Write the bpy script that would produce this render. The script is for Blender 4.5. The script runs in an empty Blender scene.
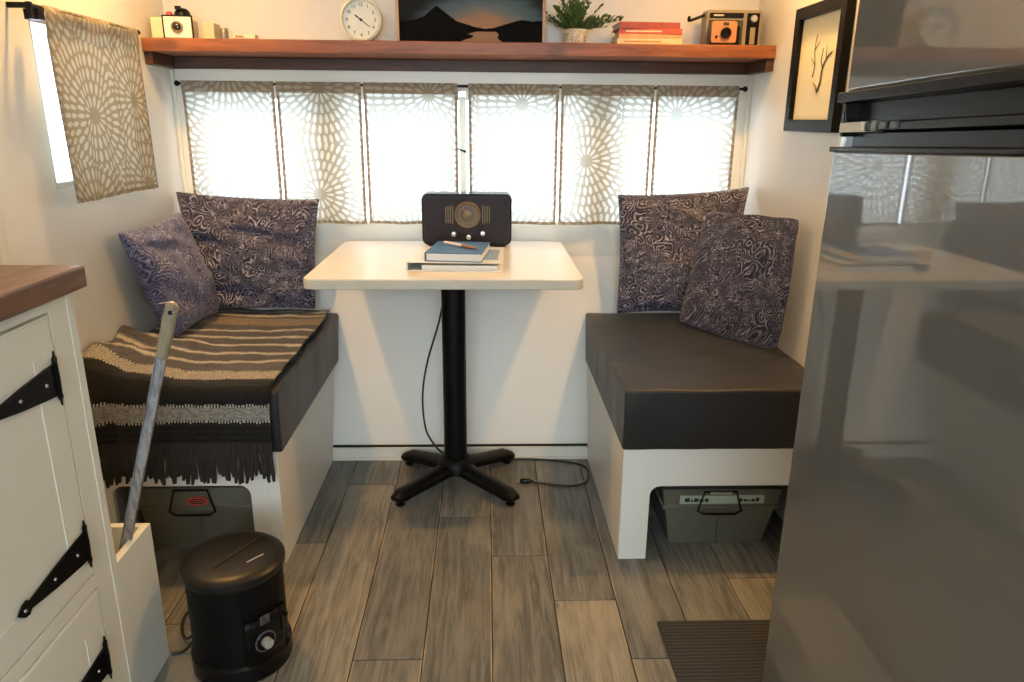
import bpy, bmesh, math, random
from math import sin, cos, pi, radians, floor, sqrt, atan2
from mathutils import Matrix, Vector, noise
random.seed(7)
sc = bpy.context.scene
col = sc.collection

# ---------------------------------------------------------------- camera
PIT, YAW, ROLL = radians(16.7), radians(2.05), radians(0.5)
cd = bpy.data.cameras.new('camera'); cam = bpy.data.objects.new('camera', cd); col.objects.link(cam)
cd.sensor_width = 36.0; cd.lens = 36.0*736/1024; cd.clip_start = 0.02
Rm = Matrix.Rotation(-YAW, 4, 'Z') @ Matrix.Rotation(pi/2-PIT, 4, 'X') @ Matrix.Rotation(ROLL, 4, 'Z')
cam.matrix_world = Matrix.Translation((0, -2.43, 1.17)) @ Rm
sc.camera = cam
# ---------------------------------------------------------------- world and lights
sc.view_settings.view_transform = 'Standard'; sc.view_settings.look = 'None'
sc.view_settings.gamma = 1; sc.view_settings.use_curve_mapping = False
sc.view_settings.exposure = -0.02
w = bpy.data.worlds.new('sky'); sc.world = w; w.use_nodes = True
bg = w.node_tree.nodes['Background']; bg.inputs[0].default_value = (0.78, 0.90, 1.0, 1); bg.inputs[1].default_value = 7.0

def light(name, kind, loc, energy, color, **kw):
    l = bpy.data.lights.new(name, kind); l.energy = energy; l.color = color
    rot = kw.pop('rot', (0, 0, 0))
    for k, v in kw.items(): setattr(l, k, v)
    o = bpy.data.objects.new(name, l); o.location = loc; o.rotation_euler = rot; col.objects.link(o); return o
WARM = (1.0, 0.555, 0.16)
# two shaded lamps high on the side walls, throwing their light downwards
light('wall_lamp_light', 'SPOT', (-0.90, -0.48, 1.93), 52, WARM, shadow_soft_size=0.03, spot_size=radians(132), spot_blend=1.0)
light('wall_lamp_light', 'SPOT', (0.77, -0.48, 1.93), 52, WARM, shadow_soft_size=0.03, spot_size=radians(132), spot_blend=1.0)
light('added_lamp_glow', 'POINT', (-0.90, -0.22, 1.72), 3.0, WARM, shadow_soft_size=0.03)  # extra point lights, added for the warm glow around the shelf ends
light('added_lamp_glow', 'POINT', (0.77, -0.24, 1.72), 3.0, WARM, shadow_soft_size=0.03)
# daylight entering at the window behind the viewer, and a warm ceiling lamp over the galley
light('rear_window_daylight', 'AREA', (0.0, -4.10, 1.35), 25, (0.80, 0.94, 0.98), shape='RECTANGLE', size=1.5, size_y=0.9, rot=(radians(90), 0, 0))
light('ceiling_lamp_light', 'AREA', (0.15, -2.5, 1.97), 1.5, (1.0, 0.80, 0.55), shape='DISK', size=0.30)

# ---------------------------------------------------------------- node helper
class NT:
    def __init__(s, name):
        s.m = bpy.data.materials.new(name); s.m.use_nodes = True; s.t = s.m.node_tree
        s.t.nodes.clear(); s.out = s.t.nodes.new('ShaderNodeOutputMaterial')
    def n(s, typ, **kw):
        x = s.t.nodes.new(typ)
        for k, v in kw.items(): setattr(x, k, v)
        return x
    def put(s, v, inp):
        if hasattr(v, 'is_output') or isinstance(v, bpy.types.NodeSocket): s.t.links.new(v, inp)
        elif isinstance(v, (tuple, list)) and inp.type == 'RGBA' and len(v) == 3: inp.default_value = (*v, 1)
        else: inp.default_value = v
    def math(s, op, a, b=None, c=None, clamp=False):
        x = s.n('ShaderNodeMath', operation=op, use_clamp=clamp)
        s.put(a, x.inputs[0])
        if b is not None: s.put(b, x.inputs[1])
        if c is not None: s.put(c, x.inputs[2])
        return x.outputs[0]
    def mix(s, f, a, b, mode='MIX'):
        x = s.n('ShaderNodeMix', data_type='RGBA', blend_type=mode)
        s.put(f, x.inputs[0]); s.put(a, x.inputs[6]); s.put(b, x.inputs[7]); return x.outputs[2]
    def noise(s, vec, scale, detail=4, rough=0.5, dist=0.0, out=0):
        x = s.n('ShaderNodeTexNoise'); s.put(scale, x.inputs['Scale']); x.inputs['Detail'].default_value = detail
        x.inputs['Roughness'].default_value = rough; x.inputs['Distortion'].default_value = dist
        if vec is not None: s.put(vec, x.inputs['Vector'])
        return x.outputs[out]
    def ss(s, v, a, b):
        x = s.n('ShaderNodeMapRange', interpolation_type='SMOOTHSTEP'); s.put(v, x.inputs[0])
        x.inputs[1].default_value = a; x.inputs[2].default_value = b; return x.outputs[0]
    def scale(s, vec, sv, loc=(0, 0, 0), rot=(0, 0, 0)):
        x = s.n('ShaderNodeMapping'); s.put(vec, x.inputs[0]); x.inputs[3].default_value = sv
        x.inputs[1].default_value = loc; x.inputs[2].default_value = rot; return x.outputs[0]
    def obj(s): return s.n('ShaderNodeTexCoord').outputs['Object']
    def uv(s, name): return s.n('ShaderNodeUVMap', uv_map=name).outputs[0]
    def xyz(s, v):
        x = s.n('ShaderNodeSeparateXYZ'); s.put(v, x.inputs[0]); return x.outputs
    def bsdf(s, color, rough=0.5, metal=0.0, bump=None, bstr=0.2, bdist=0.002, coat=0.0, spec=0.5, sheen=0.0, crough=0.05, cior=1.5):
        b = s.n('ShaderNodeBsdfPrincipled'); b.inputs['Coat IOR'].default_value = cior
        s.put(color, b.inputs['Base Color']); s.put(rough, b.inputs['Roughness']); s.put(metal, b.inputs['Metallic'])
        b.inputs['Coat Weight'].default_value = coat; b.inputs['Coat Roughness'].default_value = crough
        b.inputs['Specular IOR Level'].default_value = spec; b.inputs['Sheen Weight'].default_value = sheen
        if bump is not None:
            bn = s.n('ShaderNodeBump'); bn.inputs['Strength'].default_value = bstr; bn.inputs['Distance'].default_value = bdist
            s.put(bump, bn.inputs['Height']); s.t.links.new(bn.outputs[0], b.inputs['Normal'])
        return b.outputs[0]
    def done(s, sh): s.t.links.new(sh, s.out.inputs[0]); return s.m

def plain(name, c, rough=0.5, metal=0.0, var=0.08, scale=30, bstr=0.1, coat=0.0, spec=0.5, sheen=0.0):
    t = NT(name); o = t.obj(); nz = t.noise(o, scale, 4)
    dark = tuple(x*(1-var) for x in c); lite = tuple(min(1, x*(1+var)) for x in c)
    return t.done(t.bsdf(t.mix(nz, dark, lite), rough, metal, nz, bstr, 0.001, coat, spec, sheen))

def wood(name, dark, light_, axis=0, rough=0.4, scale=1.0, coat=0.0):
    t = NT(name); o = t.obj(); sv = [14*scale]*3; sv[axis] = 1.1*scale
    v = t.scale(o, sv); a = t.noise(v, 3, 6, 0.62, 0.8); b = t.noise(v, 14, 3, 0.6, 0.2)
    f = t.ss(t.math('ADD', t.math('MULTIPLY', a, 0.75), t.math('MULTIPLY', b, 0.25)), 0.33, 0.66)
    kn = t.ss(t.noise(t.scale(o, [(3 if i != axis else 1.6) for i in range(3)]), 3.0, 1), 0.68, 0.76)
    c = t.mix(f, dark, light_); c = t.mix(t.math('MULTIPLY', kn, 0.6), c, tuple(x*0.4 for x in dark))
    return t.done(t.bsdf(c, rough, 0, b, 0.25, 0.001, coat))

m_wall = plain('wall_paint', (0.79, 0.765, 0.71), 0.38, var=0.03, scale=5, bstr=0.05)
m_white = plain('white_paint', (0.80, 0.775, 0.70), 0.35, var=0.03, scale=14, bstr=0.05)
m_cab = plain('cabinet_paint', (0.76, 0.765, 0.70), 0.32, var=0.03, scale=14, bstr=0.05)
m_bench = plain('bench_paint', (0.80, 0.785, 0.73), 0.35, var=0.03, scale=10, bstr=0.05)
m_ceil = plain('ceiling_paint', (0.78, 0.75, 0.68), 0.5, var=0.02)
m_black = plain('black_metal', (0.0035, 0.0035, 0.004), 0.35, var=0.2, scale=60, spec=0.18)
m_blackm = plain('black_cast_iron', (0.0035, 0.0035, 0.004), 0.42, var=0.25, scale=60, spec=0.2)
m_plastic = plain('black_plastic', (0.003, 0.003, 0.0035), 0.25, var=0.2, scale=50, spec=0.25)
m_heattop = plain('heater_lid_plastic', (0.006, 0.0055, 0.0055), 0.38, var=0.4, scale=9, spec=0.4)
m_gap = plain('dark_gap', (0.01, 0.01, 0.01), 0.9)
m_cord = plain('black_cord', (0.012, 0.012, 0.013), 0.5)
m_steel = plain('steel', (0.62, 0.62, 0.62), 0.3, 0.9, var=0.2, scale=80)
m_chrome = plain('chrome', (0.75, 0.75, 0.74), 0.15, 1.0)
m_dialgold = plain('dull_dial_gold', (0.17, 0.125, 0.07), 0.4, 0.5, var=0.3)
m_brass = plain('aged_brass', (0.42, 0.33, 0.17), 0.35, 0.8, var=0.2)
m_crate = plain('grey_crate_plastic', (0.125, 0.125, 0.098), 0.45, var=0.1, scale=20)
m_label = plain('pale_green_label', (0.36, 0.42, 0.33), 0.5)
m_red = plain('red_print', (0.42, 0.07, 0.05), 0.5)
m_ink = plain('black_ink', (0.012, 0.012, 0.012), 0.6)
m_paper = plain('page_paper', (0.80, 0.78, 0.74), 0.7, var=0.05, scale=120)
m_binder = plain('binder_white', (0.74, 0.74, 0.72), 0.3)
m_blue = plain('dark_blue_cover', (0.035, 0.12, 0.32), 0.4)
m_navy = plain('navy_spine', (0.010, 0.013, 0.03), 0.45)
m_shelf = wood('shelf_wood', (0.15, 0.040, 0.013), (0.33, 0.105, 0.035), 0, 0.42, 0.8)
m_cleat = wood('dark_stained_wood', (0.035, 0.012, 0.006), (0.085, 0.028, 0.013), 0, 0.5, 1.0)
m_counter = wood('counter_wood', (0.085, 0.034, 0.015), (0.20, 0.085, 0.038), 1, 0.42, 1.0, 0.15)
m_rubber = plain('grey_rubber', (0.03, 0.03, 0.03), 0.8)

# table laminate
m_table = plain('white_laminate', (0.70, 0.70, 0.69), 0.30, var=0.02, scale=4, bstr=0.01, spec=0.6)
m_tedge = plain('cream_table_edge', (0.62, 0.57, 0.46), 0.4, var=0.04)
# fridge skin
def fridge_mat():
    t = NT('graphite_fridge_skin'); o = t.obj(); n = t.noise(o, 3, 2)
    return t.done(t.bsdf((0.120, 0.118, 0.108), 0.35, 0.10, n, 0.01, 0.0001, 1.0, 0.4, crough=0.025, cior=1.95))
m_fridge = fridge_mat()
m_gloss = plain('gloss_black', (0.006, 0.006, 0.007), 0.08, var=0.1, coat=0.5)

def floor_mat():
    t = NT('grey_oak_planks'); o = t.obj(); tone = t.n('ShaderNodeVertexColor', layer_name='tone').outputs[0]
    tx = t.xyz(tone)
    off = t.n('ShaderNodeCombineXYZ'); t.put(t.math('MULTIPLY', tx[1], 7.0), off.inputs[0]); t.put(t.math('MULTIPLY', tx[1], 13.0), off.inputs[1])
    va = t.n('ShaderNodeVectorMath', operation='ADD'); t.put(o, va.inputs[0]); t.put(off.outputs[0], va.inputs[1]); p = va.outputs[0]
    g1 = t.noise(t.scale(p, (22, 1.6, 1)), 2.2, 7, 0.65, 1.2)
    g2 = t.noise(t.scale(p, (120, 4, 1)), 2.0, 4, 0.6, 0.1)
    g3 = t.noise(t.scale(p, (5, 2.2, 1)), 1.6, 3, 0.5, 0.4)
    c = t.mix(t.ss(g1, 0.32, 0.68), (0.105, 0.103, 0.096), (0.265, 0.256, 0.232))
    c = t.mix(t.math('MULTIPLY', t.ss(g3, 0.42, 0.7), 0.6), c, (0.34, 0.31, 0.255))
    c = t.mix(t.math('MULTIPLY', t.ss(g2, 0.5, 0.75), 0.40), c, (0.06, 0.052, 0.045))
    kn = t.n('ShaderNodeTexVoronoi'); t.put(t.scale(p, (5.2, 2.2, 1)), kn.inputs['Vector']); kn.inputs['Scale'].default_value = 1.0
    c = t.mix(t.math('MULTIPLY', t.math('SUBTRACT', 1.0, t.ss(kn.outputs[0], 0.02, 0.10)), 0.8), c, (0.03, 0.022, 0.016))
    c = t.mix(1.0, c, t.mix(tx[0], (0.72, 0.75, 0.77), (1.20, 1.15, 1.08)), 'MULTIPLY')
    u = t.xyz(t.uv('plank')); e = t.math('ABSOLUTE', t.math('SUBTRACT', u[0], 0.5))
    edge_highlight = t.math('MULTIPLY', t.ss(e, 0.462, 0.485), t.ss(t.noise(t.scale(p, (2, 3, 1)), 1.5, 3), 0.46, 0.66))  # warm highlights along plank seams, painted into the colour and broken by noise
    c = t.mix(t.math('MULTIPLY', edge_highlight, 0.75), c, (0.48, 0.38, 0.25))
    return t.done(t.bsdf(c, t.math('ADD', 0.30, t.math('MULTIPLY', g1, 0.2)), 0, g2, 0.18, 0.001, 0.0, 0.45))
m_floor = floor_mat()

def curtain_mat(name, cell=0.29, dim_back=False):
    """cream starburst petals printed on beige cotton; light passes through it"""
    t = NT(name); uv = t.uv('cloth'); ed = t.xyz(t.uv('edge'))
    vo = t.n('ShaderNodeTexVoronoi', voronoi_dimensions='2D'); vo.inputs['Scale'].default_value = 1/cell
    vo.inputs['Randomness'].default_value = 0.55; t.put(uv, vo.inputs['Vector'])
    d = t.n('ShaderNodeVectorMath', operation='SUBTRACT'); t.put(uv, d.inputs[0]); t.put(vo.outputs['Position'], d.inputs[1])
    dx, dy, _ = t.xyz(d.outputs[0])
    r = t.math('SQRT', t.math('ADD', t.math('MULTIPLY', dx, dx), t.math('MULTIPLY', dy, dy)))
    th = t.math('DIVIDE', t.math('ARCTAN2', dy, dx), 2*pi)
    dr = 0.033; rr = t.math('DIVIDE', r, dr); rr = t.math('ADD', rr, 0.45); k = t.math('FLOOR', rr); fr = t.math('FRACT', rr)
    cnt = t.math('ADD', 5.0, t.math('MULTIPLY', k, 9.0))
    ft = t.math('FRACT', t.math('ADD', t.math('MULTIPLY', th, cnt), t.math('MULTIPLY', k, 0.5)))
    a = t.math('DIVIDE', t.math('SUBTRACT', fr, 0.5), 0.45); b = t.math('DIVIDE', t.math('SUBTRACT', ft, 0.5), 0.30)
    e = t.math('ADD', t.math('MULTIPLY', a, a), t.math('MULTIPLY', b, b))
    pet = t.math('SUBTRACT', 1.0, t.ss(e, 0.75, 1.15))
    pet = t.math('MULTIPLY', pet, t.math('GREATER_THAN', k, 0.5))
    weave = t.noise(uv, 900, 2)
    base = t.mix(t.noise(uv, 9, 2), (0.56, 0.48, 0.32), (0.62, 0.53, 0.37))
    c = t.mix(pet, base, (0.92, 0.90, 0.80))
    tr = t.mix(pet, (0.06, 0.055, 0.04), (0.12, 0.115, 0.09)) if dim_back else t.mix(pet, (0.42, 0.45, 0.42), (0.82, 0.89, 0.93))  # side curtain is the same cloth, its backlight dimmed in the translucent colour
    hem = t.math('MULTIPLY', t.math('SUBTRACT', 1.0, t.ss(ed[0], 0.010, 0.013)), t.ss(ed[0], 0.0, 0.001))
    head = t.math('SUBTRACT', 1.0, t.ss(ed[1], 0.034, 0.037))
    foot = t.math('SUBTRACT', 1.0, t.ss(t.xyz(t.uv('foot'))[0], 0.009, 0.012))
    h = t.math('MAXIMUM', t.math('MAXIMUM', hem, head), foot)
    c = t.mix(t.math('MULTIPLY', h, 0.35), c, (0.33, 0.25, 0.19))
    tr = t.mix(h, tr, (0.045, 0.033, 0.027))
    df = t.bsdf(c, 0.9, 0, weave, 0.2, 0.0006, 0, 0.1)
    tl = t.n('ShaderNodeBsdfTranslucent'); t.put(tr, tl.inputs[0])
    mx = t.n('ShaderNodeMixShader'); mx.inputs[0].default_value = 0.5
    t.t.links.new(df, mx.inputs[1]); t.t.links.new(tl.outputs[0], mx.inputs[2])
    return t.done(mx.outputs[0])
m_curtain = curtain_mat('starburst_cotton'); m_dim_curtain = curtain_mat('dim_starburst_cotton', 0.25, True)

def paisley(name, darkc, midc, litec, sc_=1.0):
    t = NT(name); uv = t.uv('cloth')
    wv = t.noise(uv, 9*sc_, 3, 0.5, 0.6, out=1)
    va = t.n('ShaderNodeVectorMath', operation='MULTIPLY_ADD'); t.put(wv, va.inputs[0]); va.inputs[1].default_value = (0.12/sc_,)*3; t.put(uv, va.inputs[2])
    vo = t.n('ShaderNodeTexVoronoi', voronoi_dimensions='2D'); vo.inputs['Scale'].default_value = 26*sc_; t.put(va.outputs[0], vo.inputs['Vector'])
    dd = vo.outputs['Distance']; cr = vo.outputs['Color']; rnd = t.xyz(cr)[0]
    ring = t.math('SINE', t.math('ADD', t.math('MULTIPLY', dd, 21.0), t.math('MULTIPLY', rnd, 6.0)))
    n2 = t.noise(uv, 30*sc_, 2, 0.4, 1.6); lines = t.math('SINE', t.math('MULTIPLY', n2, 58.0))
    sel = t.ss(t.noise(uv, 7*sc_, 2), 0.44, 0.56)
    f = t.math('ADD', t.math('MULTIPLY', ring, t.math('SUBTRACT', 1.0, sel)), t.math('MULTIPLY', lines, sel))
    f1 = t.ss(f, 0.45, 0.98); f2 = t.ss(f, -0.9, 0.0)
    c = t.mix(f2, darkc, midc); c = t.mix(t.math('MULTIPLY', f1, t.ss(t.noise(uv, 30, 2), 0.35, 0.6)), c, litec)
    weave = t.noise(uv, 500, 2)
    return t.done(t.bsdf(c, 0.75, 0, weave, 0.3, 0.0008, 0, 0.3, sheen=0.15))
m_pil = paisley('paisley_plum', (0.014, 0.014, 0.026), (0.075, 0.074, 0.120), (0.40, 0.38, 0.46))
m_pil2 = paisley('paisley_violet', (0.035, 0.038, 0.085), (0.115, 0.12, 0.225), (0.38, 0.37, 0.50), 1.1)

def cushion_mat():
    t = NT('charcoal_upholstery'); o = t.obj(); n = t.noise(o, 400, 2)
    wr = t.noise(t.scale(o, (1.0, 1.8, 1.0), rot=(0, 0, 0.6)), 3.0, 1, 0.3, 0.3)
    wr2 = t.math('ADD', t.math('MULTIPLY', wr, 1.0), t.math('MULTIPLY', n, 0.01))
    return t.done(t.bsdf(t.mix(n, (0.011, 0.0105, 0.012), (0.020, 0.0185, 0.019)), 0.5, 0, wr2, 0.6, 0.03, 0, 0.45, sheen=0.1))
m_cush = cushion_mat()
def vcol_mat(name, rough=0.9):
    t = NT(name); c = t.n('ShaderNodeVertexColor', layer_name='dye').outputs[0]; o = t.obj()
    n = t.noise(t.scale(o, (60, 260, 260)), 2, 3)
    c = t.mix(t.ss(n, 0.35, 0.75), c, t.mix(1.0, c, (0.35, 0.35, 0.35), 'MULTIPLY'))
    return t.done(t.bsdf(c, rough, 0, n, 0.5, 0.002, 0, 0.15, sheen=0.1))
m_blanket = vcol_mat('woven_blanket')
m_fringe = plain('fringe_yarn', (0.022, 0.019, 0.018), 0.9, var=0.4, scale=90)
def mat_mat():
    t = NT('ribbed_mat'); o = t.obj(); x, y, z = t.xyz(o)
    wv = t.math('SINE', t.math('MULTIPLY', y, 2*pi/0.011)); n = t.noise(o, 300, 2)
    f = t.math('ADD', t.math('MULTIPLY', t.math('ADD', wv, 1.0), 0.35), t.math('MULTIPLY', n, 0.4))
    return t.done(t.bsdf(t.mix(f, (0.012, 0.012, 0.013), (0.060, 0.058, 0.058)), 0.95, 0, f, 0.8, 0.004))
m_mat = mat_mat()
def glass_mat():
    t = NT('window_glass'); a = t.n('ShaderNodeBsdfTransparent'); g = t.n('ShaderNodeBsdfGlossy'); g.inputs['Roughness'].default_value = 0.02
    m = t.n('ShaderNodeMixShader'); fr = t.n('ShaderNodeFresnel'); fr.inputs[0].default_value = 1.45
    t.put(t.math('MULTIPLY', fr.outputs[0], 0.6), m.inputs[0]); t.t.links.new(a.outputs[0], m.inputs[1]); t.t.links.new(g.outputs[0], m.inputs[2])
    return t.done(m.outputs[0])
m_glass = glass_mat()

# ---------------------------------------------------------------- mesh builder
ORG = {}
class MB:
    def __init__(s, T=None): s.bm = bmesh.new(); s.T = T; s.uvf = {}
    def _v(s, p):
        p = Vector(p)
        return s.bm.verts.new(s.T @ p if s.T is not None else p)
    def face(s, vs, mi=0):
        try: f = s.bm.faces.new(vs); f.material_index = mi; return f
        except ValueError: return None
    def box(s, x0, x1, y0, y1, z0, z1, mi=0):
        v = [s._v((x, y, z)) for z in (z0, z1) for y in (y0, y1) for x in (x0, x1)]
        for q in ((0, 2, 3, 1), (4, 5, 7, 6), (0, 1, 5, 4), (2, 6, 7, 3), (0, 4, 6, 2), (1, 3, 7, 5)): s.face([v[i] for i in q], mi)
        return s
    def prism(s, pts, axis, a, b, mi=0, cap=True):
        def P(p, h): return {'x': (h, p[0], p[1]), 'y': (p[0], h, p[1]), 'z': (p[0], p[1], h)}[axis]
        A = [s._v(P(p, a)) for p in pts]; B = [s._v(P(p, b)) for p in pts]; n = len(pts)
        for i in range(n): s.face((A[i], A[(i+1) % n], B[(i+1) % n], B[i]), mi)
        if cap: s.face(A[::-1], mi); s.face(B, mi)
        return s
    def ring(s, o, i_, axis, a, b, mi=0):
        """a plate with a hole: outer and inner outlines of equal point count"""
        def P(p, h): return {'x': (h, p[0], p[1]), 'y': (p[0], h, p[1]), 'z': (p[0], p[1], h)}[axis]
        n = len(o); V = [[s._v(P(p, h)) for p in L] for L in (o, i_) for h in (a, b)]
        oa, ob, ia, ib = V
        for k in range(n):
            j = (k+1) % n
            s.face((oa[k], oa[j], ob[j], ob[k]), mi); s.face((ia[k], ib[k], ib[j], ia[j]), mi)
            s.face((oa[k], ia[k], ia[j], oa[j]), mi); s.face((ob[k], ob[j], ib[j], ib[k]), mi)
        return s
    def tube(s, pts, r, n=10, mi=0, closed=False, cap=True):
        pts = [Vector(p) for p in pts]; rs = r if isinstance(r, (list, tuple)) else [r]*len(pts)
        rings = []; up = None
        for i, p in enumerate(pts):
            if closed: d = pts[(i+1) % len(pts)]-pts[i-1]
            else: d = pts[min(i+1, len(pts)-1)]-pts[max(i-1, 0)]
            d.normalize()
            if up is None: up = d.orthogonal().normalized()
            else: up = (up-d*up.dot(d)).normalized()
            sd = d.cross(up)
            rings.append([s._v(p+(up*cos(2*pi*k/n)+sd*sin(2*pi*k/n))*rs[i]) for k in range(n)])
        m = len(rings)
        for i in range(m if closed else m-1):
            A, B = rings[i], rings[(i+1) % m]
            for k in range(n): s.face((A[k], A[(k+1) % n], B[(k+1) % n], B[k]), mi)
        if cap and not closed: s.face(rings[0][::-1], mi); s.face(rings[-1], mi)
        return s
    def lathe(s, prof, c, axis='z', n=32, mi=0, sx=1.0, caps=(True, True)):
        """prof = [(radius, height)] about point c"""
        rings = []
        for r, h in prof:
            R_ = []
            for k in range(n):
                a = 2*pi*k/n; u, v = r*cos(a)*sx, r*sin(a)
                q = {'z': (c[0]+u, c[1]+v, c[2]+h), 'y': (c[0]+u, c[1]+h, c[2]+v), 'x': (c[0]+h, c[1]+u, c[2]+v)}[axis]
                R_.append(s._v(q))
            rings.append(R_)
        for A, B in zip(rings, rings[1:]):
            for k in range(n): s.face((A[k], A[(k+1) % n], B[(k+1) % n], B[k]), mi)
        if caps[0]: s.face(rings[0][::-1], mi)
        if caps[1]: s.face(rings[-1], mi)
        return s
    def grid(s, fn, nu, nv, mi=0, uvs=None, flip=False):
        V = [[s._v(fn(i/nu, j/nv)) for i in range(nu+1)] for j in range(nv+1)]
        lay = {k: (s.bm.loops.layers.uv.get(k) or s.bm.loops.layers.uv.new(k)) for k in (uvs or {})}
        for j in range(nv):
            for i in range(nu):
                q = [(i, j), (i+1, j), (i+1, j+1), (i, j+1)]
                if flip: q = q[::-1]
                f = s.face([V[b][a] for a, b in q], mi)
                if f:
                    for l, (a, b) in zip(f.loops, q):
                        for k, fu in (uvs or {}).items(): l[lay[k]].uv = fu(a/nu, b/nv)
        return V
    def build(s, name, mats, parent=None, smooth=None, bevel=0.0, seg=2, solid=0.0, subsurf=0, autoang=40):
        bmesh.ops.recalc_face_normals(s.bm, faces=s.bm.faces[:])
        if parent is None:
            vs = [v.co for v in s.bm.verts]
            o0 = Vector(((min(v.x for v in vs)+max(v.x for v in vs))/2, (min(v.y for v in vs)+max(v.y for v in vs))/2, min(v.z for v in vs)))
        else: o0 = ORG[parent.name]
        bmesh.ops.translate(s.bm, verts=s.bm.verts[:], vec=-o0)
        me = bpy.data.meshes.new(name); s.bm.to_mesh(me); s.bm.free()
        if not isinstance(mats, (list, tuple)): mats = [mats]
        for m in mats: me.materials.append(m)
        o = bpy.data.objects.new(name, me); col.objects.link(o); ORG[o.name] = o0
        if parent is None: o.location = o0
        else: o.parent = parent
        if smooth is None: smooth = bevel > 0
        if smooth:
            for p in me.polygons: p.use_smooth = True
            if autoang < 180: me.set_sharp_from_angle(angle=radians(autoang))
        if solid: md = o.modifiers.new('thickness', 'SOLIDIFY'); md.thickness = solid; md.offset = 0
        if bevel:
            md = o.modifiers.new('bevel', 'BEVEL'); md.width = bevel; md.segments = seg; md.limit_method = 'ANGLE'; md.angle_limit = radians(35)
            md.harden_normals = False
        if subsurf: md = o.modifiers.new('subdivision', 'SUBSURF'); md.levels = subsurf; md.render_levels = subsurf
        return o
def thing(name, loc, label=None, cat=None, group=None):
    o = bpy.data.objects.new(name, None); o.empty_display_size = 0.05; o.location = loc; col.objects.link(o); ORG[o.name] = Vector(loc)
    return tag(o, label, cat, group)
def tag(o, label=None, cat=None, group=None, kind=None):
    for k, v in (('label', label), ('category', cat), ('group', group), ('kind', kind)):
        if v: o[k] = v
    return o
def struct(o, label=None, cat=None): return tag(o, label, cat, None, 'structure')
def rrect(x0, x1, z0, z1, r, n=5, rs=None):
    rs = rs or (r, r, r, r); out = []
    for (cx, cz, a0, q) in ((x0, z0, pi, rs[0]), (x1, z0, 1.5*pi, rs[1]), (x1, z1, 0, rs[2]), (x0, z1, .5*pi, rs[3])):
        sx = 1 if cx == x0 else -1; sz = 1 if cz == z0 else -1
        for k in range(n+1):
            a = a0+(pi/2)*k/n; out.append((cx+sx*q+q*cos(a), cz+sz*q+q*sin(a)))
    return out
def spline(P, n=8, closed=False):
    P = [Vector(p) for p in P]; out = []; m = len(P)
    for i in range(m if closed else m-1):
        p1, p2 = P[i], P[(i+1) % m]
        p0 = P[i-1] if (i > 0 or closed) else p1*2-p2
        p3 = P[(i+2) % m] if (i+2 < m or closed) else p2*2-p1
        for k in range(n):
            t = k/n
            out.append(0.5*((2*p1)+(p2-p0)*t+(2*p0-5*p1+4*p2-p3)*t*t+(3*p1-p0-3*p2+p3)*t**3))
    if not closed: out.append(P[-1])
    return out

# ================================================================ THE ROOM
XL, XR, YB, YR, ZC = -1.045, 0.905, 0.20, -4.2, 2.02
def wally(z): return 0.2*min(1.0, max(0.0, z)/0.70)     # the end wall leans out below the windows
# floor: planks along the room, each a slightly bevelled board in one mesh
PW = 0.158
fb = MB(); tl = fb.bm.loops.layers.color.new('tone'); pu = fb.bm.loops.layers.uv.new('plank')
fb.box(XL-0.3, 1.3, YR, 0.25, -0.03, -0.006)
joint = {-4: -0.55, -3: -0.20, -2: -1.035, -1: -0.412, 0: -0.627, 1: -0.83, 2: -1.045, 3: -0.42, 4: -0.744, 5: -1.1, -5: -0.9}
rt = random.Random(5)
for i in range(-9, 8):
    x0 = 0.012+i*PW; x1 = x0+PW; j0 = joint.get(i, -0.3-0.37*(i % 3)); L = 1.22; k = -1
    y1 = j0+L
    while y1 > YR:
        y0 = y1-L; a = max(y0, YR); b = min(y1, 0.24)
        if b > a:
            g = 0.0011; c = 0.0012; tone = (rt.random(), rt.random(), rt.random(), 1)
            X0, X1, A, B = x0+g, x1-g, a+g, b-g
            o_ = [fb._v(p) for p in ((X0, A, -c), (X1, A, -c), (X1, B, -c), (X0, B, -c))]
            t_ = [fb._v(p) for p in ((X0+c, A+c, 0), (X1-c, A+c, 0), (X1-c, B-c, 0), (X0+c, B-c, 0))]
            d_ = [fb._v(p) for p in ((X0, A, -.006), (X1, A, -.006), (X1, B, -.006), (X0, B, -.006))]
            fs = [fb.face(t_, 1)]
            for q in range(4):
                r_ = (q+1) % 4
                fs.append(fb.face((o_[q], o_[r_], t_[r_], t_[q]), 1)); fs.append(fb.face((d_[q], d_[r_], o_[r_], o_[q]), 0))
            for f in fs:
                for l in f.loops:
                    l[tl] = tone; l[pu].uv = ((l.vert.co.x-x0)/PW, 0)
        y1 = y0
struct(fb.build('floor', [m_gap, m_floor]))
struct(MB().box(XL-0.3, 1.5, YR, 0.5, ZC, ZC+0.04).build('ceiling', m_ceil))

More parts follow.
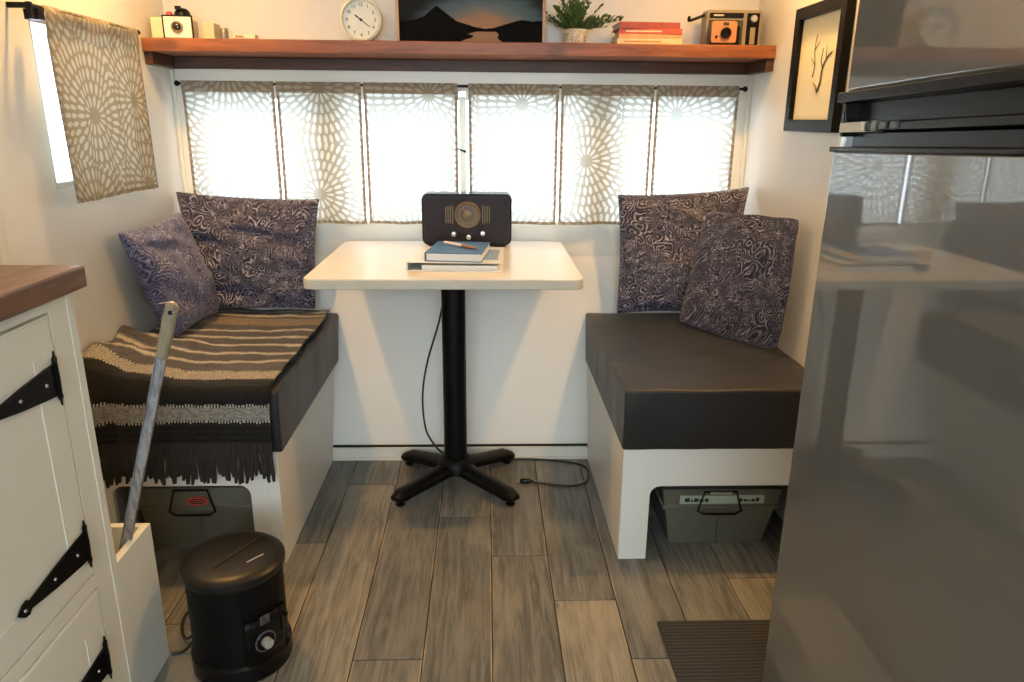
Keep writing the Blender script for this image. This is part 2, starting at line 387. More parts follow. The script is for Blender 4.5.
# end wall: sloping lower part, pierced upper part
WZ0, WZ1 = 0.806, 1.246
wins = [(-0.985, -0.577), (-0.493, 0.344), (0.430, 0.857)]
wb = MB()
wb.prism([(0.0, -0.03), (0.0, 0.0), (0.20, 0.70), (0.20, WZ0), (0.26, WZ0), (0.26, -0.03)], 'x', XL-0.05, XR+0.05)
wb.box(XL-0.05, XR+0.05, 0.20, 0.26, WZ1, ZC)
xs = [XL-0.05]+[v for p in wins for v in p]+[XR+0.05]
for a, b in zip(xs[0::2], xs[1::2]): wb.box(a, b, 0.20, 0.26, WZ0, WZ1)
struct(wb.build('wall_back', m_wall))
wn = 0
def pane_window(name, frame, glass):
    w_ = struct(frame.build(name, m_white, bevel=0.0015)); glass.build('glass_pane', m_glass, w_); return w_
for wi, (a, b) in enumerate(wins):
    f = MB(); t = 0.014
    for q in ((a, a+t, WZ0, WZ1), (b-t, b, WZ0, WZ1), (a+t, b-t, WZ0, WZ0+t), (a+t, b-t, WZ1-t, WZ1)): f.box(q[0], q[1], 0.205, 0.245, q[2], q[3])
    if wi == 1: f.box(-0.092, -0.070, 0.20, 0.245, WZ0+t, WZ1-t)
    w_ = struct(f.build('window_%d' % (wi+1), m_white, bevel=0.0015))
    MB().box(a+t, b-t, 0.226, 0.229, WZ0+t, WZ1-t).build('glass_pane', m_glass, w_)
    if wi != 1:
        kx = -0.80 if wi == 0 else 0.655
        MB().lathe([(0.004, 0), (0.004, -0.02), (0.0055, -0.024), (0.0055, -0.034), (0.002, -0.036)], (kx, 0.226, 1.055), 'y', 12).build('latch_knob', m_black, w_, smooth=True)
    else:
        l = MB(); l.box(-0.094, -0.068, 0.183, 0.200, 1.243, 1.262, 0); l.build('catch_plate', m_steel, w_, bevel=0.001)
        MB().tube([(-0.104, 0.186, 1.078), (-0.088, 0.190, 1.070), (-0.070, 0.192, 1.064)], [0.004, 0.0025, 0.0045], 8).build('latch_lever', m_black, w_, smooth=True)

# side walls
LWY0, LWY1, LWZ0, LWZ1 = -0.575, -0.19, 1.00, 1.392
lw = MB(); X0, X1 = XL-0.05, XL
lw.box(X0, X1, YR, LWY0, -0.03, ZC); lw.box(X0, X1, LWY1, 0.26, -0.03, ZC)
lw.box(X0, X1, LWY0, LWY1, -0.03, LWZ0); lw.box(X0, X1, LWY0, LWY1, LWZ1, ZC)
struct(lw.build('wall_left', m_wall))
f = MB(); t = 0.014
for q in ((LWY0, LWY0+t, LWZ0, LWZ1), (LWY1-t, LWY1, LWZ0, LWZ1), (LWY0+t, LWY1-t, LWZ0, LWZ0+t), (LWY0+t, LWY1-t, LWZ1-t, LWZ1)): f.box(XL-0.045, XL-0.003, q[0], q[1], q[2], q[3])
w_ = struct(f.build('window_4', m_steel, bevel=0.0015))
MB().box(XL-0.030, XL-0.027, LWY0+t, LWY1-t, LWZ0+t, LWZ1-t).build('glass_pane', m_glass, w_)
rw = MB(); rw.box(XR, XR+0.05, -1.20, 0.26, -0.03, ZC); rw.box(XR, XR+0.33, -1.23, -1.20, -0.03, ZC)
rw.box(XR+0.31, XR+0.36, YR, -1.20, -0.03, ZC)
struct(rw.build('wall_right', m_wall))
# wall behind the viewer, with its own window
re = MB(); re.box(XL-0.05, 1.27, YR-0.05, YR, -0.03, 0.85); re.box(XL-0.05, 1.27, YR-0.05, YR, 1.85, ZC)
re.box(XL-0.05, -0.80, YR-0.05, YR, 0.85, 1.85); re.box(0.80, 1.27, YR-0.05, YR, 0.85, 1.85)
struct(re.build('wall_front', m_wall))
f = MB()
for q in ((-0.8, -0.77, 0.85, 1.85), (0.77, 0.8, 0.85, 1.85), (-0.77, 0.77, 0.85, 0.88), (-0.77, 0.77, 1.82, 1.85), (-0.015, 0.015, 0.88, 1.82)): f.box(q[0], q[1], YR-0.045, YR-0.005, q[2], q[3])
w_ = struct(f.build('window_5', m_white)); MB().box(-0.77, 0.77, YR-0.03, YR-0.027, 0.88, 1.82).build('glass_pane', m_glass, w_)
# baseboard at the foot of the leaning wall, thin dark gap over it
bb = MB(); bb.box(-0.549, 0.363, -0.012, -0.001, 0.010, 0.046, 0); bb.box(-0.549, 0.363, -0.016, -0.001, 0.0, 0.009, 0)
bb.box(-0.549, 0.363, -0.004, 0.008, 0.046, 0.0500, 1)
struct(bb.build('baseboard_back', [m_white, m_gap]))
# panel joint strip on the left wall
struct(MB().box(XL, XL+0.006, -0.835, -0.812, 0.0, ZC-0.01).build('trim_1', m_white, bevel=0.002))
# corner beads either side of the end wall windows
struct(MB().box(XL, XL+0.012, 0.186, 0.20, 0.72, 1.32).build('trim_2', m_white, bevel=0.002))
struct(MB().box(XR-0.012, XR, 0.186, 0.20, 0.72, 1.32).build('trim_3', m_white, bevel=0.002))

# ================================================================ SHELF
sh = thing('wall_shelf', (-0.07, 0.1, 1.326), 'long reddish brown wooden shelf spanning the end wall above the curtained windows', 'shelf')
MB().box(XL+0.001, XR-0.001, 0.0, 0.199, 1.361, 1.400).build('shelf_board', m_shelf, sh, bevel=0.003)
c = MB(); c.box(XL+0.001, XR-0.001, 0.172, 0.199, 1.324, 1.3605)
c.box(XL+0.001, XL+0.026, 0.010, 0.172, 1.324, 1.3605); c.box(XR-0.026, XR-0.001, 0.010, 0.172, 1.324, 1.3605)
c.build('support_cleat', m_cleat, sh, bevel=0.002)
ST = 1.4005
# ---- cream box camera at the left end
t = thing('box_camera', (-0.965, 0.09, ST), 'cream vintage box camera with black flash dome at the left end of the shelf', 'camera')
Tm = Matrix.Translation((-0.965, 0.09, ST)) @ Matrix.Rotation(radians(6), 4, 'Z')
m_cream = plain('cream_camera_body', (0.72, 0.64, 0.38), 0.4)
MB(Tm).box(-0.070, 0.05, -0.035, 0.05, 0.002, 0.064).build('camera_body', m_cream, t, bevel=0.004)
MB(Tm).box(-0.030, 0.052, -0.040, -0.034, 0.004, 0.066).build('face_plate', plain('face_plate_white', (0.84, 0.82, 0.66), 0.35), t, bevel=0.003)
MB(Tm).box(-0.034, 0.056, -0.038, -0.034, 0.0, 0.070).build('face_rim', m_black, t, bevel=0.001)
l = MB(Tm); l.lathe([(0.017, 0), (0.017, -0.007), (0.014, -0.009), (0.013, -0.005), (0.004, -0.005)], (0.010, -0.040, 0.036), 'y', 24)
le = l.build('lens_barrel', m_brass, t, smooth=True)
MB(Tm).lathe([(0.012, -0.0052), (0.010, -0.0075), (0.003, -0.009)], (0.010, -0.040, 0.036), 'y', 20).build('lens_glass', m_gloss, le, smooth=True)
d = MB(Tm); d.lathe([(0.026, 0), (0.025, 0.010), (0.021, 0.020), (0.014, 0.027), (0.004, 0.029)], (0.018, 0.005, 0.066), 'z', 28)
d.box(0.004, 0.020, -0.024, -0.010, 0.088, 0.098); d.build('flash_dome', m_black, t, smooth=True)
MB(Tm).lathe([(0.006, 0), (0.011, 0.006), (0.012, 0.012), (0.008, 0.019), (0.002, 0.021)], (-0.022, 0.008, 0.0645), 'z', 20).build('shutter_button', plain('red_plastic', (0.50, 0.06, 0.04), 0.35), t, smooth=True)
MB().box(-0.882, -0.848, 0.075, 0.135, ST, ST+0.052).build('film_box', plain('pale_yellow_card', (0.62, 0.54, 0.34), 0.6), bevel=0.001)
o = bpy.data.objects['film_box']; tag(o, 'pale yellow upright carton beside the cream box camera', 'box')
o = MB().lathe([(0.012, 0), (0.012, 0.036), (0.010, 0.039), (0.006, 0.040)], (-0.825, 0.10, ST), 'z', 24).build('film_canister', plain('grey_tin', (0.24, 0.23, 0.23), 0.35, 0.4), smooth=True)
tag(o, 'small grey film canister on the shelf right of the pale yellow carton', 'canister')
# ---- small white carbon monoxide style box lying flat
t = thing('matchbox', (-0.753, 0.08, ST), 'small flat cream matchbox lying alone on the shelf left of the clock', 'matchbox')
MB().box(-0.787, -0.719, 0.06, 0.10, ST+0.0, ST+0.019).build('sleeve', plain('cream_card', (0.74, 0.66, 0.52), 0.6), t, bevel=0.001)
MB().box(-0.7865, -0.7195, 0.0585, 0.06, ST+0.001, ST+0.006).build('striker_strip', plain('brown_striker', (0.20, 0.07, 0.03), 0.8), t)
k = MB(); k.box(-0.778, -0.772, 0.057, 0.0598, ST+0.010, ST+0.015); k.box(-0.768, -0.755, 0.057, 0.0598, ST+0.011, ST+0.014); k.build('print_mark', m_red, t)
# ---- clock
cc = (-0.391, 0.075, ST+0.066); CR = 0.0645
t = thing('desk_clock', (cc[0], 0.09, ST), 'round cream desk clock with black numerals leaning between matchbox and mountain painting', 'clock')
m_cb = plain('clock_enamel', (0.72, 0.74, 0.62), 0.3)
MB().lathe([(CR-0.006, 0.035), (CR, 0.030), (CR+0.0015, 0.0), (CR, -0.010), (CR-0.006, -0.013), (CR-0.0085, -0.010), (CR-0.0086, 0.002)], cc, 'y', 56, caps=(True, False)).build('clock_case', m_cb, t, smooth=True)
dl = MB().lathe([(CR-0.0088, 0.001), (CR-0.0088, -0.001)], cc, 'y', 48).build('clock_dial', plain('dial_cream', (0.80, 0.80, 0.72), 0.5), t)
def text(body, size, T, mat, name, parent, ext=0.0004, align='CENTER'):
    cu = bpy.data.curves.new(name, 'FONT'); cu.body = body; cu.size = size; cu.align_x = align; cu.align_y = 'CENTER'; cu.extrude = ext; cu.resolution_u = 3
    ob = bpy.data.objects.new('tmp_text', cu); col.objects.link(ob)
    bpy.context.view_layer.update()
    me = bpy.data.meshes.new_from_object(ob.evaluated_get(bpy.context.evaluated_depsgraph_get()))
    bpy.data.objects.remove(ob)
    me.transform(Matrix.Translation(-ORG[parent.name]) @ T); me.materials.clear(); me.materials.append(mat)
    o = bpy.data.objects.new(name, me); col.objects.link(o); o.parent = parent; ORG[o.name] = ORG[parent.name]; return o
RX90 = Matrix.Rotation(pi/2, 4, 'X')
for h in range(1, 13):
    a = radians(30*h); rr_ = 0.044
    text(str(h), 0.0145, Matrix.Translation((cc[0]+rr_*sin(a), cc[1]-0.0022, cc[2]+rr_*cos(a))) @ RX90, m_ink, 'numeral', t)
def hand(ang, L, wd, nm, dy):
    a = radians(ang); T = Matrix.Translation((cc[0], cc[1]-dy, cc[2])) @ Matrix.Rotation(a, 4, 'Y')
    MB(T).prism([(-wd*.5, -0.008), (wd*.5, -0.008), (wd, L*0.7), (0, L), (-wd, L*0.7)], 'y', -0.0005, 0.0005).build(nm, m_ink, t)
hand(306, 0.026, 0.0022, 'hour_hand', 0.0035); hand(128, 0.040, 0.0013, 'minute_hand', 0.0048)
MB().lathe([(0.0038, 0), (0.0038, -0.007), (0.002, -0.008)], (cc[0], cc[1], cc[2]), 'y', 14).build('hand_pin', m_ink, t)
for sx in (-1, 1): MB().tube([(cc[0]+sx*0.030, 0.095, ST+0.012), (cc[0]+sx*0.036, 0.088, ST+0.003)], [0.004, 0.003], 8).build('clock_foot', m_brass, t, smooth=True)
# ---- mountain painting
PX0, PX1, PZ0, PZ1, PY = -0.285, 0.188, ST, ST+0.245, 0.092
t = thing('landscape_painting', ((PX0+PX1)/2, PY, ST), 'wide dusk painting of dark mountains by a lake, in thin pale frame', 'painting')
fr = MB(); wd = 0.010
for q in ((PX0, PX0+wd, PZ0, PZ1), (PX1-wd, PX1, PZ0, PZ1), (PX0+wd, PX1-wd, PZ0, PZ0+0.004), (PX0+wd, PX1-wd, PZ1-0.01, PZ1)): fr.box(q[0], q[1], PY-0.008, PY+0.028, q[2], q[3])
fr.build('picture_frame', wood('pale_frame_wood', (0.40, 0.23, 0.12), (0.62, 0.40, 0.23), 2, 0.5), t)
def sky_mat():
    tt = NT('painted_dusk_sky'); x, y, z = tt.xyz(tt.obj())
    # object origin: bottom centre of the painting
    dx = tt.math('DIVIDE', tt.math('SUBTRACT', x, 0.035), 0.19); dz = tt.math('DIVIDE', tt.math('SUBTRACT', z, 0.040), 0.10)
    r = tt.math('SQRT', tt.math('ADD', tt.math('MULTIPLY', dx, dx), tt.math('MULTIPLY', dz, dz)))
    r = tt.math('ADD', r, tt.math('MULTIPLY', tt.math('SUBTRACT', tt.noise(tt.scale(tt.obj(), (6, 1, 30)), 2, 4), 0.5), 0.35))
    cr = tt.n('ShaderNodeValToRGB'); tt.put(tt.math('DIVIDE', r, 2.0), cr.inputs[0]); e = cr.color_ramp.elements
    e[0].position = 0.0; e[0].color = (0.36, 0.21, 0.125, 1); e[1].position = 1.0; e[1].color = (0.008, 0.008, 0.008, 1)
    for p_, c_ in ((0.20, (0.30, 0.18, 0.115)), (0.34, (0.12, 0.15, 0.165)), (0.50, (0.06, 0.10, 0.125)), (0.62, (0.012, 0.014, 0.015))):
        q = e.new(p_); q.color = (*c_, 1)
    return tt.done(tt.bsdf(cr.outputs[0], 0.7, 0, tt.noise(tt.obj(), 200, 2), 0.2, 0.0006, spec=0.15))
cv = MB().box(PX0+wd, PX1-wd, PY, PY+0.02, PZ0+0.004, PZ1-0.01).build('canvas', sky_mat(), t)
bx_ = (PX0+PX1)/2
def ph(x): # ridge height over the shelf across the canvas
    u = (x-(PX0+wd))/(PX1-PX0-2*wd)
    K = [(0, .064), (.06, .067), (.12, .072), (.17, .080), (.22, .098), (.26, .112), (.285, .105), (.33, .090), (.40, .068), (.46, .060), (.52, .052), (.60, .046), (.66, .049), (.74, .060), (.80, .068), (.86, .074), (.93, .069), (1, .072)]
    for (a, b), (c_, d_) in zip(K, K[1:]):
        if u <= c_: return b+(d_-b)*(u-a)/(c_-a)+0.0016*noise.noise((u*60, 3, 0))
    return K[-1][1]
n = 90; mm = MB(); xsr = [PX0+wd+(PX1-PX0-2*wd)*i/n for i in range(n+1)]
for a, b in zip(xsr, xsr[1:]):
    v = [mm._v(p) for p in ((a, PY-0.0008, ST+0.038), (b, PY-0.0008, ST+0.038), (b, PY-0.0008, ST+ph(b)), (a, PY-0.0008, ST+ph(a)))]; mm.face(v)
# lower shores around the bright water
mm2 = [(PX0+wd, ST+0.004), (-0.085, ST+0.004), (-0.075, ST+0.012), (-0.045, ST+0.020), (-0.040, ST+0.026), (-0.060, ST+0.031), (-0.03, ST+0.038), (PX0+wd, ST+0.038)]
mm.face([mm._v((x, PY-0.0008, z)) for x, z in mm2])
mm3 = [(PX1-wd, ST+0.004), (PX1-wd, ST+0.038), (0.03, ST+0.038), (0.040, ST+0.030), (0.035, ST+0.020), (0.048, ST+0.010), (0.052, ST+0.004)]
mm.face([mm._v((x, PY-0.0008, z)) for x, z in mm3])
mm.build('painted_mountains', plain('painted_black', (0.004, 0.004, 0.005), 0.8, var=0.3, spec=0.1), t, solid=0.0006)
# ---- potted plant
pc = (0.283, 0.09, ST)
t = thing('potted_plant', pc, 'small leafy green plant in a white patterned pot on the shelf', 'plant')
def pot_mat():
    tt = NT('cream_patterned_pot'); o = tt.obj(); w_ = tt.math('SINE', tt.math('MULTIPLY', tt.noise(o, 40, 2, 0.5, 1.0), 42.0))
    return tt.done(tt.bsdf(tt.mix(tt.ss(w_, 0.3, 0.8), (0.70, 0.66, 0.56), (0.42, 0.32, 0.18)), 0.35))
MB().lathe([(0.030, 0), (0.034, 0.004), (0.038, 0.040), (0.040, 0.046), (0.037, 0.046), (0.034, 0.040), (0.004, 0.038)], pc, 'z', 32).build('plant_pot', pot_mat(), t, smooth=True)
lf = MB(); rr = random.Random(3)
for s_ in range(85):
    a = rr.uniform(0, 2*pi); el = rr.uniform(0.10, 1.15); L = rr.uniform(0.06, 0.125)
    if s_ < 4: a = rr.uniform(-0.5, 0.3); el = 1.15; L = 0.125
    base = Vector((pc[0]+0.02*cos(a)*el, pc[1]+0.02*sin(a)*el, ST+0.040))
    dv = Vector((sin(el)*cos(a), sin(el)*sin(a)*0.7, cos(el)*0.85+0.12))
    pts = [base+dv*L*k/6+Vector((0, 0, -0.02*(k/6)**2*el)) for k in range(7)]
    lf.tube(pts, [0.0012]*6+[0.0005], 4, 1)
    for k in range(1, 7):
        for sd in (-1, 1):
            ax = dv.cross(Vector((0, 0, 1))); ax = (ax.normalized() if ax.length > 1e-3 else Vector((1, 0, 0)))*sd
            tip = (ax*0.7+dv*0.9+Vector((0, 0, rr.uniform(-.3, .5)))).normalized()*rr.uniform(0.015, 0.024); p = pts[k]
            nrm = tip.cross(Vector((rr.uniform(-1, 1), rr.uniform(-1, 1), 1))).normalized()*0.0042
            v = [lf._v(q) for q in (p, p+tip*0.5+nrm, p+tip, p+tip*0.5-nrm)]; lf.face(v, 0)
lf.build('foliage', [plain('leaf_green', (0.055, 0.12, 0.030), 0.5, var=0.5, scale=40), plain('stem_green', (0.08, 0.12, 0.03), 0.6)], t)
# ---- stack of four books
bk = [(0.018, (0.66, 0.55, 0.30), 'pale yellow thick book at the bottom of the shelf stack', 0.0, 0.205), (0.013, (0.72, 0.36, 0.16), 'orange book second from the bottom of the shelf stack', 0.5, 0.198),
      (0.016, (0.56, 0.085, 0.035), 'bright red book second from the top of the shelf stack', -2.0, 0.196), (0.019, (0.36, 0.06, 0.04), 'dark red worn book topmost of the shelf stack', 2.5, 0.190)]
z = ST
for i, (h, c_, lab, an, L) in enumerate(bk):
    bc = (0.512, 0.098); t = thing('book', (bc[0], bc[1], z), lab, 'book', 'books stacked flat on the shelf')
    T = Matrix.Translation((bc[0]+(0.004 if i > 1 else 0)*(-1)**i, bc[1], z)) @ Matrix.Rotation(radians(an), 4, 'Z')
    mc = plain('book_cover_%d' % i, c_, 0.45, var=0.3, scale=50)
    x = L/2; y = 0.065
    cvr = MB(T); cvr.box(-x, x, -y, y, 0, 0.0022); cvr.box(-x, x, -y, y, h-0.0026, h-0.0004); cvr.box(-x, x, -y, -y+0.003, 0.0022, h-0.0026)
    cvr.build('book_cover', mc, t)
    MB(T).box(-x+0.003, x-0.003, -y+0.003, y-0.004, 0.0022, h-0.0026).build('page_block', m_paper, t)
    st = MB(T)
    if i in (0, 2): st.box(-x*0.8, x*0.35, -y-0.0006, -y+0.0002, h*0.35, h*0.62); st.build('spine_title', plain('spine_print', (0.75, 0.60, 0.38) if i == 2 else (0.60, 0.25, 0.10), 0.5), t)
    z += h
# ---- old portable radio with handle behind an orange faced camera
t = thing('portable_radio', (0.79, 0.115, ST), 'tan vintage portable radio with side dial and swung handle at right shelf end', 'radio')
m_tan = plain('tan_case', (0.30, 0.25, 0.17), 0.45); m_dk = plain('dark_grille', (0.045, 0.038, 0.030), 0.55, var=0.4, scale=120)
X0, X1 = 0.703, 0.884
MB().box(X0, X1, 0.095, 0.155, ST, ST+0.112).build('radio_case', m_tan, t, bevel=0.005)
MB().box(X0+0.008, X1-0.062, 0.0925, 0.096, ST+0.008, ST+0.082).build('speaker_grille', m_dk, t)
MB().box(X0+0.010, X1-0.062, 0.0915, 0.096, ST+0.088, ST+0.103).build('name_band', m_black, t, bevel=0.001)
k = MB()
k.box(X0+0.022, X0+0.054, 0.0905, 0.0918, ST+0.093, ST+0.098)
k.build('band_print', plain('pale_print', (0.55, 0.52, 0.45), 0.5), t)
MB().box(X1-0.050, X1-0.010, 0.0915, 0.096, ST+0.008, ST+0.103).build('dial_panel', m_black, t, bevel=0.001)
MB().box(X1-0.038, X1-0.022, 0.0900, 0.0918, ST+0.010, ST+0.060).build('dial_scale', m_tan, t)
MB().lathe([(0.011, 0), (0.011, -0.006), (0.009, -0.008)], (X1-0.030, 0.0915, ST+0.086), 'y', 20).build('tuning_knob', m_steel, t, smooth=True)
MB().tube(spline([(X0+0.004, 0.12, ST+0.100), (X0-0.012, 0.118, ST+0.094), (X0-0.040, 0.116, ST+0.084), (X0-0.052, 0.114, ST+0.082), (X0-0.050, 0.113, ST+0.094)], 5), 0.0045, 8).build('carry_handle', m_black, t, smooth=True)
t = thing('snapshot_camera', (0.755, 0.055, ST), 'small orange faced camera with round black lens standing before the portable radio', 'camera')
MB().box(0.706, 0.800, 0.045, 0.088, ST, ST+0.060).build('camera_body', m_black, t, bevel=0.005)
MB().prism(rrect(0.706, 0.786, ST+0.008, ST+0.072, 0.008), 'y', 0.036, 0.047).build('face_plate', plain('orange_face', (0.50, 0.22, 0.10), 0.4), t, bevel=0.002)
MB().lathe([(0.016, 0), (0.016, -0.010), (0.013, -0.012), (0.012, -0.008), (0.003, -0.007)], (0.750, 0.036, ST+0.037), 'y', 26).build('lens_barrel', m_black, t, smooth=True)
k = MB(); k.box(0.741, 0.759, 0.034, 0.0365, ST+0.060, ST+0.068); k.build('viewfinder', m_gloss, t)
MB().lathe([(0.004, 0), (0.004, -0.003)], (0.722, 0.036, ST+0.026), 'y', 12).build('shutter_button', m_black, t, smooth=True)

# ================================================================ CURTAINS
RZ = 1.277; RY = 0.160
t = thing('curtain_rod', (-0.08, RY, RZ), 'long thin dark rod carrying the window curtains beneath the shelf', 'curtain rod')
MB().tube([(-1.012, RY, RZ), (0.868, RY, RZ)], 0.0045, 10).build('rod', m_black, t, smooth=True)
for x in (-1.015, 0.871): MB().lathe([(0.004, -0.008), (0.009, -0.004), (0.009, 0.004), (0.004, 0.008)], (x, RY, RZ), 'x', 14).build('finial', m_black, t, smooth=True)
for x in (-1.005, 0.862): MB().box(x-0.004, x+0.004, RY, 0.1995, RZ-0.004, RZ+0.004).build('rod_bracket', m_black, t)
def curtain(x0, x1, z1, z0, y, label, uo, vo, sway=0.0, T=None, group='starburst curtains hung along the window rod', nm='curtain', y2=None):
    m = MB(T); W = x1-x0; Hh = z1-z0
    rc = random.Random(int(uo*100)+3); ph1, ph2 = rc.uniform(0, 6), rc.uniform(0, 6)
    def fn(u, v):
        s = v*Hh
        amp = 0.0028*min(1, 0.25+v*1.2)
        yy = y+amp*sin(u*W*2*pi/0.085+ph1+0.8*v)+0.0018*sin(u*W*2*pi/0.21+ph2)
        yy = y+(yy-y)*min(1.0, s/0.04)-0.0062*max(0, 1-max(0, s-0.02)/0.05)
        if s < 0.003: yy = y-0.002
        xx = x0+W*u+sway*v
        return (xx, yy, z1-s+0.0015*sin(u*9+ph1)*v)
    nu, nv = 100, 50
    m.grid(fn, nu, nv, uvs={'cloth': lambda a, b: (uo+a*W, vo+b*Hh), 'edge': lambda a, b: (min(a, 1-a)*W+0.0015, b*Hh), 'foot': lambda a, b: ((1-b)*Hh, 0)})
    o = m.build(nm, m_dim_curtain if nm == 'side_curtain' else m_curtain, smooth=True, autoang=180)
    return tag(o, label, 'curtain', group)
PN = [(-1.000, -0.700, 'leftmost of the six window curtains, above the big left pillow'), (-0.693, -0.415, 'second window curtain from the left wall, left of the radio'),
      (-0.408, -0.096, 'window curtain just left of the bare gap behind the radio'), (-0.060, 0.243, 'window curtain just right of the bare gap behind the radio'),
      (0.250, 0.563, 'second window curtain from the right wall, over the table end'), (0.570, 0.850, 'rightmost of the six window curtains, above the right pillows')]
for i, (a, b, lab) in enumerate(PN): curtain(a, b, RZ+0.009, 0.820, RY, lab, a+0.33, 0.06)
# side wall curtain and rod
t = thing('side_curtain_rod', (XL+0.045, -0.40, 1.405), 'short dark rod holding the single curtain on the left wall', 'curtain rod')
RX_ = XL+0.047
MB().tube([(RX_, -0.645, 1.402), (RX_, -0.115, 1.402)], 0.0055, 10).build('rod', m_black, t, smooth=True)
k = MB(); k.box(XL, RX_+0.004, -0.650, -0.642, 1.396, 1.408); k.box(RX_-0.005, RX_+0.005, -0.652, -0.640, 1.374, 1.409); k.build('rod_bracket', m_black, t, bevel=0.001)
MB().box(XL, RX_+0.004, -0.128, -0.118, 1.396, 1.408).build('rod_bracket', m_black, t)
MB().box(XL+0.02, RX_+0.006, -0.625, -0.600, 1.376, 1.398).build('rod_clip', m_black, t, bevel=0.001)
T = Matrix.Translation((RX_, 0, 0)) @ Matrix.Rotation(pi/2, 4, 'Z')     # local x runs along the wall
curtain(-0.600, -0.138, 1.410, 0.966, 0.0, 'beige starburst curtain hanging on the left wall over the side window', 3.17, 0.12, 0.018, T, None, 'side_curtain')

# ================================================================ BENCHES
def bench(sx, label):
    """storage bench; sx=+1 right side, -1 left side"""
    xi, xo = (0.364, XR-0.001) if sx > 0 else (-0.550, XL+0.001)
    X = lambda d: xi+sx*d                      # d = distance from the aisle face
    D = abs(xo-xi); t = thing('storage_bench', ((xi+xo)/2, -0.3, 0), label, 'bench', 'painted storage benches under the seats')
    a0, a1 = sorted((X(0), X(0.018)))
    # aisle side panel, following the leaning wall
    MB().prism([(-0.632, 0.0), (-0.632, 0.336), (wally(0.336)-0.001, 0.336), (-0.018, 0.0)] if True else [], 'x', a0, a1).build('side_panel', m_bench, t)
    # front panel with the round cornered opening
    z1 = 0.336; o_in0, o_in1 = 0.078, D-0.055; zt = 0.224 if sx > 0 else 0.236; r = 0.028
    pts = [(0, 0), (0, z1), (D, z1), (D, 0), (o_in1, 0)]
    for k in range(7): a = (pi/2)*k/6; pts.append((o_in1-r+r*cos(a), zt-r+r*sin(a)))
    for k in range(7): a = pi/2+(pi/2)*k/6; pts.append((o_in0+r+r*cos(a), zt-r+r*sin(a)))
    pts.append((o_in0, 0))
    m = MB(); m.prism([(X(p[0]), p[1]) for p in pts], 'y', -0.650, -0.632)
    m.build('front_panel', m_bench, t, bevel=0.0015)
    b0, b1 = sorted((X(0.018), xo))
    MB().prism([(-0.632, 0.318), (-0.632, 0.336), (wally(0.336)-0.001, 0.336), (wally(0.318)-0.001, 0.318)], 'x', b0, b1).build('seat_board', m_bench, t)
    MB().box(*sorted((X(0.020), xo)), -0.13, -0.115, 0.0, 0.317).build('inner_divider', m_bench, t)
    if sx < 0: MB().box(*sorted((X(0.030), X(0.0)+sx*0.033)), -0.6515, -0.650, 0.0, 0.236).build('corner_batten', m_bench, t)
    # cushion
    c0, c1 = sorted((X(-0.007 if sx > 0 else -0.020), xo))
    cu = MB(); NU, NY, NZ = 26, 40, 8
    y0 = -0.664
    def P(u, v, w_): # u across, v along, w up
        z = 0.3375+w_*0.168; yb = wally(z)-0.004; y = y0+(yb-y0)*v; x = c0+(c1-c0)*u
        e = 0.0
        if w_ == 1: z += 0.006*(4*u*(1-u))**0.6*(4*v*(1-v))**0.4+0.004*noise.noise((x*7, y*5, 3))+0.0025*noise.noise((x*5+y*9, y*16-x*7, 1))
        if v == 0: y -= 0.004*sin(pi*w_)+0.003*noise.noise((x*14, z*9, 5))
        return (x, y, z)
    cu.grid(lambda a, b: P(a, b, 1), NU, NY); cu.grid(lambda a, b: P(a, b, 0), NU, NY)
    cu.grid(lambda a, b: P(a, 0, b), NU, NZ); cu.grid(lambda a, b: P(a, 1, b), NU, NZ)
    cu.grid(lambda a, b: P(0, a, b), NY, NZ); cu.grid(lambda a, b: P(1, a, b), NY, NZ)
    bmesh.ops.remove_doubles(cu.bm, verts=cu.bm.verts[:], dist=0.0009)
    o = cu.build('seat_cushion', m_cush, bevel=0.007, seg=3)
    return tag(o, 'thick charcoal seat cushion on the %s bench%s' % (('right', ' with bare top') if sx > 0 else ('left', ', mostly under the striped blanket')), 'cushion', 'charcoal bench cushions')
bench(1, 'cream painted bench with cut-out front right of the table, beside the fridge')
bench(-1, 'white painted bench with cut-out front left of the table, under the striped blanket')

